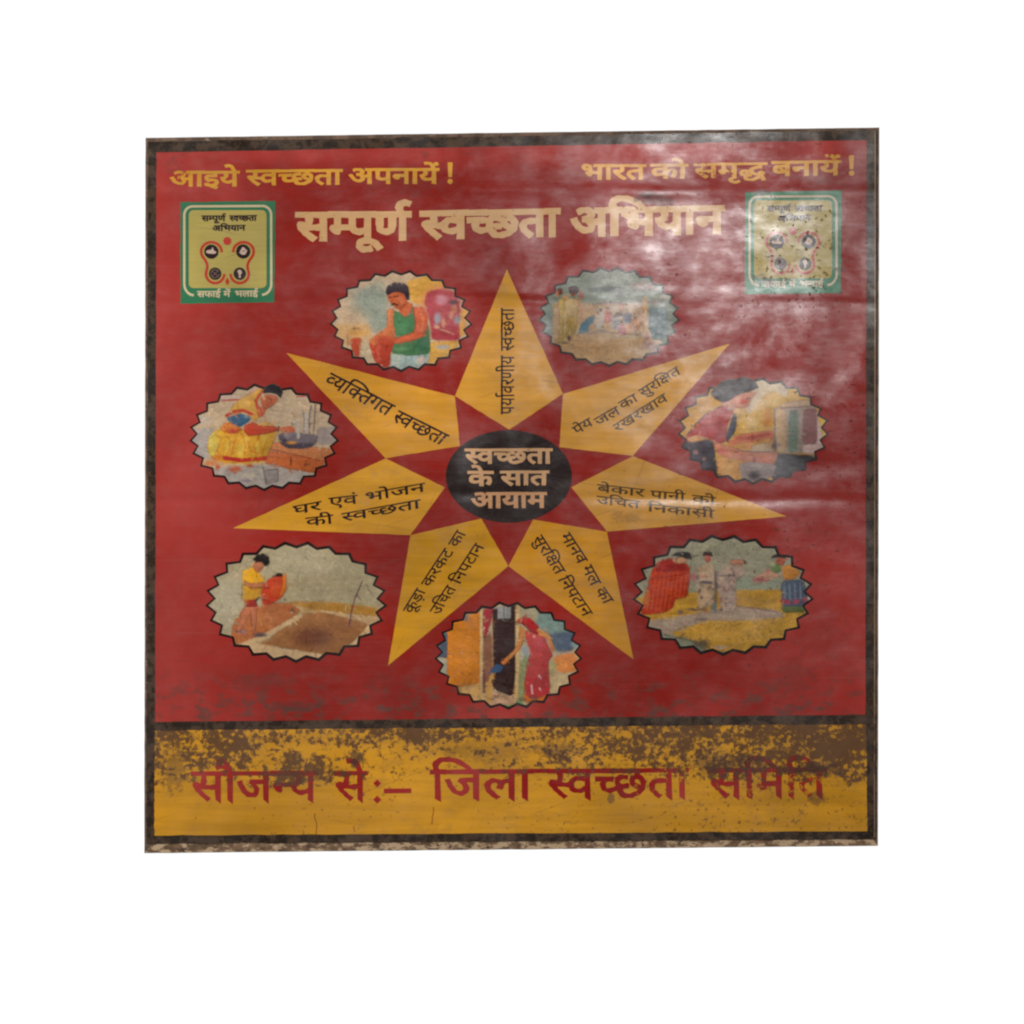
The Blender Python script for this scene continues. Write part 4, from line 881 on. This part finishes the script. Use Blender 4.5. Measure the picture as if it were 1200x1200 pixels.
c.poly('#b56a36', '265,400 300,350 345,345 440,395 420,415 340,435', 5); c.blob('#9c3428', 370, 412, 55, 22, .8)
c.poly('#bd8e44', '350,240 420,175 500,135 570,85 600,105 545,200 562,280 545,340 520,335 460,272 330,295', 5); c.blob('#c8a058', 450, 210, 50, 40, .6)
c.line('#ae4a2e', '585,115 535,185 548,240 562,300', 22); c.line('#a53c2a', '318,298 370,268 440,258 505,285', 24); c.line('#b77d80', '510,120 545,85', 14, .6)
c.poly('#3b5870', '312,315 420,278 512,310 480,345 420,385 350,352', 4); c.blob('#6c8086', 470, 305, 26, 14, .7)
c.poly('#c09258', '540,360 600,340 680,365 620,385 540,385', 5)
c.poly('#b0432a', '440,375 520,340 560,372 690,375 705,405 620,432 480,448 450,415', 5); c.line('#c05a3c', '470,380 560,390 680,388', 12, .5)
c.poly('#b85c38', '705,385 800,372 832,400 820,422 720,418', 4); c.line('#34343a', '706,378 700,415', 11); c.line('#8a3022', '480,446 620,430 690,408', 7, .7)
c.poly('#b06040', '555,225 615,240 600,290 560,320 548,270', 4); c.line('#a03228', '560,220 585,300', 8, .7)
c.poly('#a75a3c', '568,165 615,138 690,148 706,180 665,220 612,252 578,230', 4); c.line('#6e2e22', '625,165 655,180', 7, .8); c.blob('#a03a30', 622, 215, 12, 6); c.line('#7a3826', '655,180 640,205', 5, .6)
c.poly('#2b282b', '585,132 605,80 660,58 715,80 738,120 720,172 690,140 640,128', 4)
c.line('#4a342c', '425,275 360,340 275,400 195,470', 5, .5); c.line('#5a3a28', '700,420 655,520 612,610', 5, .5)
c.worn(.07, 3)
c.poly('#2b282b', '585,132 605,80 660,58 715,80 738,120 720,172 690,140 640,128', 4, .85); c.line('#6a2c22', '625,166 656,180', 7, .9); c.blob('#9c382e', 622, 214, 12, 6); c.line('#7a3826', '657,180 642,204', 5, .8); c.line('#6c2c20', '575,230 612,252 665,222', 5, .6); c.line('#5c2a1c', '450,412 480,448 620,432 705,405', 6, .5)
medallion(215, 440, 6.316, 597, 456, 558, 402, c, [('painted_person', '585,132 605,78 660,56 715,78 740,120 720,175 665,222 605,290 560,340 700,372 832,395 820,424 705,410 655,520 600,650 490,690 380,720 230,700 190,610 170,540 230,405 320,300 350,240 500,135', 'woman in a yellow sari crouching'),
    ('painted_hair', '585,132 605,80 660,58 715,80 738,120 720,172 690,140 640,128', None),
    ('painted_stove', '640,490 780,500 1000,430 1110,560 1070,645 985,725 690,660 595,650', 'brick hearth with a pan')], 'medallion of a woman cooking at a hearth')

# a woman drawing water from a filter
c = Canvas(1200, 884, '#bb8f4a')
c.poly('#be8f48', '30,480 90,270 160,185 260,120 340,230 280,270 150,400 80,500', 8); c.poly('#c09a50', '455,290 560,280 720,150 840,150 840,240 740,270 730,450 480,470', 10)
c.poly('#bfab90', '585,70 650,45 700,80 800,65 850,110 830,200 760,150 690,160 610,240 560,315 520,310 560,200', 12); c.poly('#c09a58', '845,105 940,105 1030,185 1020,240 830,225', 6)
c.blob('#b8783c', 690, 350, 45, 90, .8); c.poly('#be9a3c', '1060,310 1150,350 1130,460 1070,480', 6)
c.poly('#474346', '720,600 900,615 1070,620 970,725 860,790 720,815 735,700', 6); c.poly('#4a434a', '50,520 290,500 305,620 325,785 200,740 110,660 40,580', 5)
c.blob('#8c6c62', 160, 600, 22, 20); c.blob('#8c6c62', 222, 650, 16, 16); c.blob('#6c5658', 110, 570, 12, 10, .6)
c.poly('#9c8a80', '738,270 800,255 1065,250 1065,612 745,602', 5); c.poly('#b89a78', '748,272 830,282 830,602 752,602', 5); c.poly('#6e7a6c', '850,285 920,285 915,600 840,602', 9); c.poly('#85605f', '955,280 1060,270 1062,540 945,545', 10)
c.poly('#b79f98', '1055,270 1090,470 1110,550 1040,615 945,605 950,545 1060,540', 6); c.poly('#b1967c', '785,240 980,205 1010,230 1050,255 790,276', 5); c.line('#7c655c', '790,274 1050,256', 9); c.line('#8f7466', '800,240 980,215', 6, .6); c.line('#6d7c80', '742,280 746,600', 8, .6)
c.poly('#a03d3b', '310,275 430,235 442,300 395,400 385,520 330,545 280,500 90,525 75,495 150,400 230,310', 5); c.blob('#b55c5a', 260, 360, 70, 40, .5); c.blob('#8c3236', 330, 440, 30, 70, .6); c.blob('#8a3034', 300, 500, 60, 16, .5)
c.poly('#b88e66', '85,500 160,470 275,500 130,530', 5); c.line('#43383e', '80,492 160,392 250,305 345,262', 9)
c.poly('#413e4a', '440,310 466,330 456,445 385,535 388,460 412,390', 4)
c.poly('#b88876', '335,235 430,205 452,285 400,290', 5)
c.poly('#b5755a', '425,195 500,162 600,148 605,170 575,205 550,255 520,268 460,272 418,245', 5); c.blob('#a8452f', 510, 225, 38, 28); c.line('#4a2a2a', '535,205 562,198', 8); c.blob('#c59080', 470, 215, 20, 20, .6)
c.poly('#443e3e', '265,165 330,88 390,58 460,58 520,38 600,78 628,122 560,150 480,172 400,222 360,232 300,205', 4); c.blob('#565052', 430, 110, 80, 24, .5)
c.poly('#b86a48', '385,530 480,468 620,448 735,440 735,515 560,562 460,572', 6); c.line('#9c3c30', '470,500 570,492 700,465', 28, .7); c.line('#b98a3c', '430,562 560,540 700,510', 26, .85); c.blob('#8c2c2a', 575, 490, 20, 24, .7)
c.poly('#b7755a', '285,520 400,552 520,590 775,600 745,690 640,705 540,672 330,625', 6); c.blob('#8e322f', 592, 660, 14, 30); c.blob('#b04c44', 350, 590, 40, 24, .7); c.blob('#c0705a', 680, 650, 60, 24, .7); c.blob('#903a36', 460, 600, 20, 10, .7)
c.poly('#b98a55', '318,632 480,652 482,790 445,830 328,785', 5); c.blob('#c59a5c', 400, 720, 40, 50, .6)
c.poly('#8a7a76', '478,682 560,672 760,690 730,785 600,815 500,805', 6); c.blob('#463a40', 595, 768, 55, 40); c.blob('#a8948c', 640, 705, 70, 16, .6)
c.poly('#b3997c', '590,545 720,520 725,600 560,592', 5); c.blob('#5b4c4e', 742, 555, 22, 52); c.line('#54484a', '470,590 600,600 720,596', 8, .7); c.blob('#8a7c7c', 775, 545, 22, 22, .7)
c.a **= 1.10
c.worn(.07, 4)
c.poly('#423c3d', '268,165 300,125 330,90 390,60 430,70 460,56 520,40 560,60 600,78 622,110 628,124 560,150 480,172 400,222 360,230 300,205', 4, .9); c.line('#46262a', '532,206 564,198', 8, .9); c.line('#7c3a30', '560,250 520,266 462,270', 5, .7); c.line('#3c3238', '390,400 385,520', 6, .5); c.line('#6e3a2c', '400,552 520,592 770,600', 5, .6); c.line('#7c4630', '480,468 620,448 735,440', 5, .5)
medallion(790, 435, 6.316, 586, 440, 565, 402, c, [('painted_person', '265,165 330,88 390,56 460,56 520,36 600,76 632,122 600,170 550,255 455,300 466,450 620,448 735,440 775,600 745,690 640,705 480,700 445,830 328,785 200,740 110,660 45,560 150,400 250,300 340,230', 'woman in a red blouse leaning forward'),
    ('painted_hair', '265,165 330,88 390,58 460,58 520,38 600,78 628,122 560,150 480,172 400,222 360,232 300,205', None),
    ('painted_water_filter', '738,268 800,240 980,203 1065,250 1112,550 1040,617 745,604', 'tall grey water filter')], 'medallion of a woman drawing water from a filter', rim='#3a3234')

# a boy emptying a basket
c = Canvas(1200, 818, '#978a6d')
c.blob('#a39880', 160, 420, 140, 180, .8); c.blob('#a1957a', 680, 150, 380, 120, .5); c.blob('#8c7c60', 820, 300, 260, 90, .5)
c.poly('#a0845c', '500,400 1180,440 1180,600 400,640', 10); c.poly('#9b6f33', '545,412 700,405 900,415 1150,455 1160,520 760,475', 8); c.poly('#b0906a', '735,455 900,480 1170,505 1120,560 1000,545 790,482', 6)
c.poly('#8b5e3b', '560,540 640,490 780,475 1085,550 1000,645 865,750 690,735 520,705 340,695 450,640', 6); c.blob('#6a4030', 710, 635, 150, 75, .9); c.blob('#7c5236', 880, 580, 110, 50, .6)
c.poly('#a2613c', '205,550 280,440 350,425 560,412 650,470 400,625 245,695 190,650', 5); c.blob('#8f5534', 480, 450, 80, 24, .6); c.blob('#ac7048', 420, 520, 80, 40, .5)
c.poly('#b59670', '635,482 665,502 430,640 390,662 255,695 235,685 400,615', 5); c.poly('#b39570', '220,690 300,660 390,680 530,712 790,745 750,800 600,815 440,800 310,750', 7)
c.poly('#b3946e', '1075,550 1110,560 1095,630 1010,700 870,760 1005,640', 5)
c.line('#4a3244', '1035,278 990,380 965,470 950,565', 9, .9); c.line('#8c3a48', '990,385 970,460', 6, .6); c.line('#655644', '1060,300 1085,350 1105,380', 6, .7)
c.poly('#a7664a', '278,440 365,440 352,600 330,612 318,470 262,592 228,600 240,540', 4); c.line('#6a3628', '318,470 330,600', 6, .6); c.line('#7a4230', '280,450 240,560', 5, .5)
c.blob('#655052', 260, 602, 45, 14); c.blob('#574a4c', 380, 622, 52, 18); c.blob('#8c8084', 270, 596, 18, 6, .7)
c.poly('#8a302c', '272,392 352,388 368,442 288,442', 4)
c.poly('#c08c28', '262,215 330,182 372,222 412,262 402,320 390,372 340,398 266,398 272,320', 4); c.line('#2e2620', '358,225 362,255', 6, .9); c.line('#96661e', '285,330 380,328', 8, .5); c.line('#33281e', '266,300 264,395', 5, .6)
c.poly('#a66846', '278,268 312,290 420,282 442,305 420,322 310,322 278,302', 4); c.line('#3c281e', '275,300 320,322 400,320', 6, .8); c.line('#3c281e', '390,325 440,318', 8, .8)
c.poly('#a06348', '338,150 392,148 408,190 370,228 338,205', 4); c.line('#5e3626', '375,205 402,185', 6, .6)
c.poly('#a73920', '395,310 440,260 545,215 548,340 510,392 440,432 400,425 382,370', 4); c.poly('#b9662a', '520,222 550,240 548,340 495,395 525,300', 6); c.blob('#c05a2c', 480, 330, 40, 50, .5)
c.poly('#2a2220', '448,252 490,226 532,226 522,248', 4); c.line('#4a1e18', '385,330 420,318 440,322', 7); c.line('#3c1a18', '395,390 440,412', 8, .8); c.line('#2c2420', '375,385 355,400', 14, .9)
c.poly('#292524', '335,140 358,108 402,98 438,120 444,165 412,188 392,155 345,162', 4)
c.blob('#433638', 590, 468, 16, 20); c.blob('#b8a48c', 585, 478, 10, 10, .8); c.blob('#584a40', 540, 396, 12, 8); c.blob('#b0a484', 378, 420, 16, 26, .8)
c.worn(.06, 5)
medallion(235, 630, 5.4545, 612, 412, 585, 392, c, [('painted_person', '335,140 358,106 402,96 440,120 446,165 400,230 442,305 392,372 365,440 352,600 430,625 320,635 318,480 265,600 215,600 275,440 262,215 330,182', 'boy in a yellow shirt'),
    ('painted_basket', '395,310 440,258 532,222 552,240 548,345 510,394 440,434 385,420', 'red basket held over the pit')], 'medallion of a boy emptying a red basket')

# women at a hand pump
c = Canvas(1200, 818, '#918c76')
c.poly('#b68b3c', '20,430 300,400 700,370 980,375 1190,400 1170,540 1100,630 890,760 750,800 600,800 300,670 100,540', 8); c.poly('#8d917c', '690,300 985,305 985,372 690,378', 8)
c.poly('#9f8a78', '90,580 400,535 700,480 1000,520 1000,555 700,575 500,575 360,625 250,665 180,655', 10); c.poly('#7a7a66', '190,660 400,690 540,775 480,810 320,745', 6); c.blob('#48433e', 470, 720, 70, 34, .9); c.line('#55504a', '240,665 400,700 600,780', 9, .7); c.blob('#b09a8c', 590, 745, 50, 14, .8); c.blob('#5c5a50', 580, 785, 70, 20, .8)
c.poly('#a73b26', '165,225 230,178 300,190 390,212 405,280 385,425 310,435 292,492 240,525 85,540 88,490 130,350', 5); c.poly('#94302b', '185,215 270,172 345,200 385,240 290,262 180,260', 5)
for x in range(130, 380, 28): c.line('#bf5a36', f'{x + 26},270 {x + 8},420 {x - 6},{505 if x < 280 else 420}', 8, .6)
c.line('#7c2420', '160,300 260,295 390,270', 9, .6); c.line('#8c2a22', '290,490 300,430', 8, .6)
c.poly('#34302f', '275,160 335,128 410,140 412,190 385,182 340,165', 4); c.line('#5a3024', '318,184 336,181', 6, .8); c.poly('#b18468', '285,185 340,165 385,185 372,208 310,208', 4); c.blob('#b58a48', 120, 430, 24, 60, .4)
c.poly('#453836', '480,165 488,135 515,125 542,138 546,170 530,160 495,160', 4); c.poly('#a4604f', '494,158 532,158 534,190 514,208 494,190', 3); c.poly('#aa9074', '440,235 545,200 565,300 552,480 450,492 455,330', 8); c.blob('#a0605c', 425, 295, 40, 30, .8); c.blob('#a56a5c', 490, 290, 30, 16, .7)
c.line('#463f4a', '470,326 540,334', 20, .9); c.blob('#c0a080', 500, 400, 30, 60, .6)
c.poly('#b07c66', '650,190 700,180 755,192 750,212 700,222 660,215', 4); c.poly('#4a3a38', '740,185 765,192 768,215 750,212', 3); c.poly('#a68f7f', '565,285 620,240 700,215 765,265 695,312 695,515 600,515 585,400', 7); c.blob('#b79c88', 640, 225, 40, 30, .6)
r_ = np.random.default_rng(5)
for _ in range(70): c.blob(('#5c4c4a', '#7a6a62', '#b8a084', '#8a5c54')[_ % 4], r_.uniform(450, 700), r_.uniform(240, 510), r_.uniform(6, 15), r_.uniform(8, 22), .75)
c.line('#5a5250', '562,265 568,400 560,520', 20, .7); c.blob('#6b7874', 555, 490, 24, 40, .8); c.blob('#5e5050', 440, 502, 70, 12, .9); c.blob('#6a5858', 340, 520, 24, 18, .8); c.blob('#5c5052', 480, 565, 50, 12, .7); c.blob('#b39a88', 840, 520, 130, 24, .7); c.line('#6e5854', '700,480 850,500 960,520', 10, .6)
c.line('#5c5050', '580,290 690,285', 10, .7)
c.poly('#3a3436', '918,168 950,148 1000,150 1020,180 1000,178 960,170 930,182', 4); c.poly('#a05a48', '945,175 1000,172 1012,200 985,225 955,215', 3); c.line('#4a2c28', '960,192 975,190', 6, .8); c.poly('#677a4e', '905,230 960,205 1005,260 940,275', 5); c.blob('#b9b488', 930, 215, 14, 14, .7); c.poly('#b27a3e', '980,225 1060,215 1115,272 1060,315 1000,312', 5)
c.poly('#b28a72', '800,300 900,250 1000,290 900,322 820,335', 5); c.blob('#9c5e60', 850, 312, 55, 18, .9); c.blob('#b05a58', 900, 250, 16, 26, .6)
c.poly('#4f5867', '980,318 1130,310 1158,460 1125,502 985,492', 5)
for x in (1005, 1035, 1070, 1105): c.line('#8a919a', f'{x},340 {x + 4},430', 10, .55)
for x, y in ((1025, 456), (1080, 452), (1135, 440), (995, 450)): c.blob('#994656', x, y, 24, 18, .9)
c.poly('#59653f', '978,484 1145,480 1135,518 1000,525', 5); c.blob('#b0a8a0', 1165, 430, 18, 22, .8)
for _ in range(60): c.blob('#6c5428', r_.uniform(330, 900), r_.uniform(590, 770), r_.uniform(4, 12), r_.uniform(3, 8), .6)
for _ in range(40): c.blob('#7a745e', r_.uniform(400, 900), r_.uniform(70, 250), r_.uniform(4, 9), r_.uniform(3, 8), .5)
c.a **= 1.06
c.worn(.09, 6)
medallion(735, 622, 5.4545, 612, 412, 583, 392, c, [('painted_person', '165,225 275,160 335,126 412,140 405,280 385,425 310,435 292,492 240,525 85,540 88,490 130,350', 'woman in an orange-red sari'),
    ('painted_person', '440,235 480,140 545,140 565,300 552,480 450,492 455,330', 'woman in tan behind the pump'), ('painted_hand_pump', '565,285 620,240 700,190 765,265 695,312 695,515 560,520', 'pale hand pump'),
    ('painted_person', '800,300 905,230 930,150 1000,150 1115,272 1158,460 1135,518 985,522 985,320 900,322', 'woman in a blue skirt')], 'medallion of women at a hand pump')

# a woman at a doorway
c = Canvas(1200, 853, '#a8967a')
c.poly('#6f8078', '800,60 940,90 1040,180 1110,250 900,300 790,220', 8); c.poly('#968b72', '670,40 830,70 815,190 700,160', 7); c.poly('#4b5665', '890,270 1090,250 1130,340 1060,410 950,400', 14)
c.blob('#8a9490', 1100, 350, 40, 30, .7); c.poly('#c07844', '940,430 1120,405 1115,545 1000,565 940,525', 10); c.blob('#c9a070', 1120, 430, 30, 20, .7); c.poly('#a9926e', '890,555 1070,560 1040,650 970,720 890,740', 8); c.blob('#8c8c5c', 930, 520, 30, 60, .8)
c.poly('#7d8058', '675,490 760,400 725,745 670,790', 8); c.blob('#72828a', 730, 400, 34, 50, .8); c.blob('#9a9c84', 700, 440, 20, 50, .7)
c.poly('#bf7329', '145,260 185,190 330,118 405,85 405,660 300,670 145,655', 5, smooth=False); c.blob('#c98038', 270, 400, 120, 180, .6); c.blob('#c8956a', 262, 410, 14, 8, .8)
c.poly('#535e6c', '60,370 130,255 155,265 152,450 80,445', 5, smooth=False); c.poly('#a09a84', '60,470 152,448 152,610 70,580', 6); c.blob('#78706a', 290, 145, 22, 40); c.blob('#b8854c', 330, 130, 30, 10, .6)
c.poly('#bb9660', '210,670 420,630 425,790 320,790', 8)
for x in (250, 300, 345, 385): c.line('#c07c34', f'{x},620 {x + 6},740', 14, .6)
c.poly('#bfa070', '393,85 418,75 418,710 392,700', 4, smooth=False); c.poly('#95323a', '416,80 505,75 475,190 440,295 416,305', 6); c.poly('#7f5642', '418,300 482,250 492,560 455,710 418,710', 7); c.line('#6b3042', '422,540 425,700', 16, .8); c.line('#4a3030', '430,280 425,330', 12, .6); c.blob('#7c7470', 505, 80, 16, 30, .8)
c.poly('#372827', '486,90 660,55 658,580 642,738 520,692 478,650 488,500', 4, smooth=False); c.line('#a5805a', '484,130 490,520', 7, .9); c.poly('#8b8a86', '524,72 624,64 624,156 524,158', 4, smooth=False); c.line('#4a4a50', '572,68 572,156', 8, .8); c.line('#4d4444', '600,70 600,150', 5, .5)
c.poly('#ab8668', '480,690 642,738 655,790 600,825 450,805 430,745', 6); c.poly('#b78c50', '435,615 490,635 482,770 438,790', 7); c.line('#6c4636', '440,740 500,760', 8, .5); c.blob('#c09c80', 560, 770, 50, 14, .6)
c.poly('#bb9c6e', '655,45 692,45 692,490 672,790 640,790 656,580', 4, smooth=False); c.blob('#b07c48', 655, 700, 14, 60, .5)
c.blob('#c0a882', 1000, 630, 40, 40, .6)
c.poly('#b77742', '690,205 728,235 712,340 682,392 602,472 570,502 548,482 580,450 650,388 682,300', 4); c.line('#8a4a2c', '712,340 682,392 602,472', 5, .6); c.line('#4a3a38', '690,240 684,290', 8, .7)
c.blob('#b86a3c', 575, 472, 24, 22); c.poly('#3a4e69', '478,530 520,488 572,512 552,552 500,562 455,578', 4); c.poly('#b98a4c', '470,565 505,560 500,600 475,640 450,640', 5)
c.poly('#a33f3c', '725,240 820,255 875,290 912,380 935,430 902,470 915,720 800,755 718,725 740,500 772,400 730,310', 5); c.blob('#ac4a4f', 830, 330, 50, 60, .7); c.line('#8a2a3a', '770,420 755,560 740,700', 12, .5); c.line('#8c2c3a', '860,420 880,560 880,700', 10, .5); c.line('#8f2c3c', '740,360 880,375', 8, .5); c.poly('#a12c33', '730,600 905,580 912,715 800,752 720,725', 10, .6)
c.poly('#a02a2a', '655,175 722,138 775,158 835,220 825,275 760,242 700,192', 4); c.line('#5e1c20', '655,180 710,195 765,245', 9, .7)
c.poly('#b77742', '820,228 865,250 912,280 952,390 932,412 888,300 828,282', 4); c.blob('#c98c54', 835, 245, 22, 14, .7)
c.line('#cba4a4', '828,570 846,602', 9); c.line('#cba4a4', '776,650 782,712', 11); c.line('#c89a9a', '835,672 846,690', 9); c.blob('#cf9c90', 795, 290, 10, 12, .9); c.line('#b96a6c', '880,610 890,650', 7, .5)
c.poly('#b1602b', '715,715 800,755 905,715 900,760 800,800 720,775', 6); c.blob('#6a8458', 590, 810, 60, 18); c.blob('#6a8458', 690, 780, 34, 24); c.blob('#a03028', 730, 650, 14, 60, .7)
c.worn(.06, 7)
c.line('#5e1c20', '655,182 710,196 765,246 822,276', 8, .8); c.line('#7c2430', '770,400 742,500 722,720', 6, .6); c.line('#6e2a2a', '910,380 932,430 902,470', 6, .6)
medallion(500, 700, 6.316, 605, 430, 550, 403, c, [('painted_person', '655,175 722,136 775,156 870,250 915,280 955,395 935,430 902,470 918,720 800,757 716,725 740,500 770,400 725,300 682,395 600,475 560,500 548,480 650,388 690,230', 'woman in a red sari reaching into the doorway'),
    ('painted_door', '486,92 655,58 655,390 575,455 520,490 490,530', 'dark open doorway'), ('painted_pot', '478,530 520,486 574,512 552,554 500,564 455,580', 'blue pot in her hand')], 'medallion of a woman at a dark doorway')
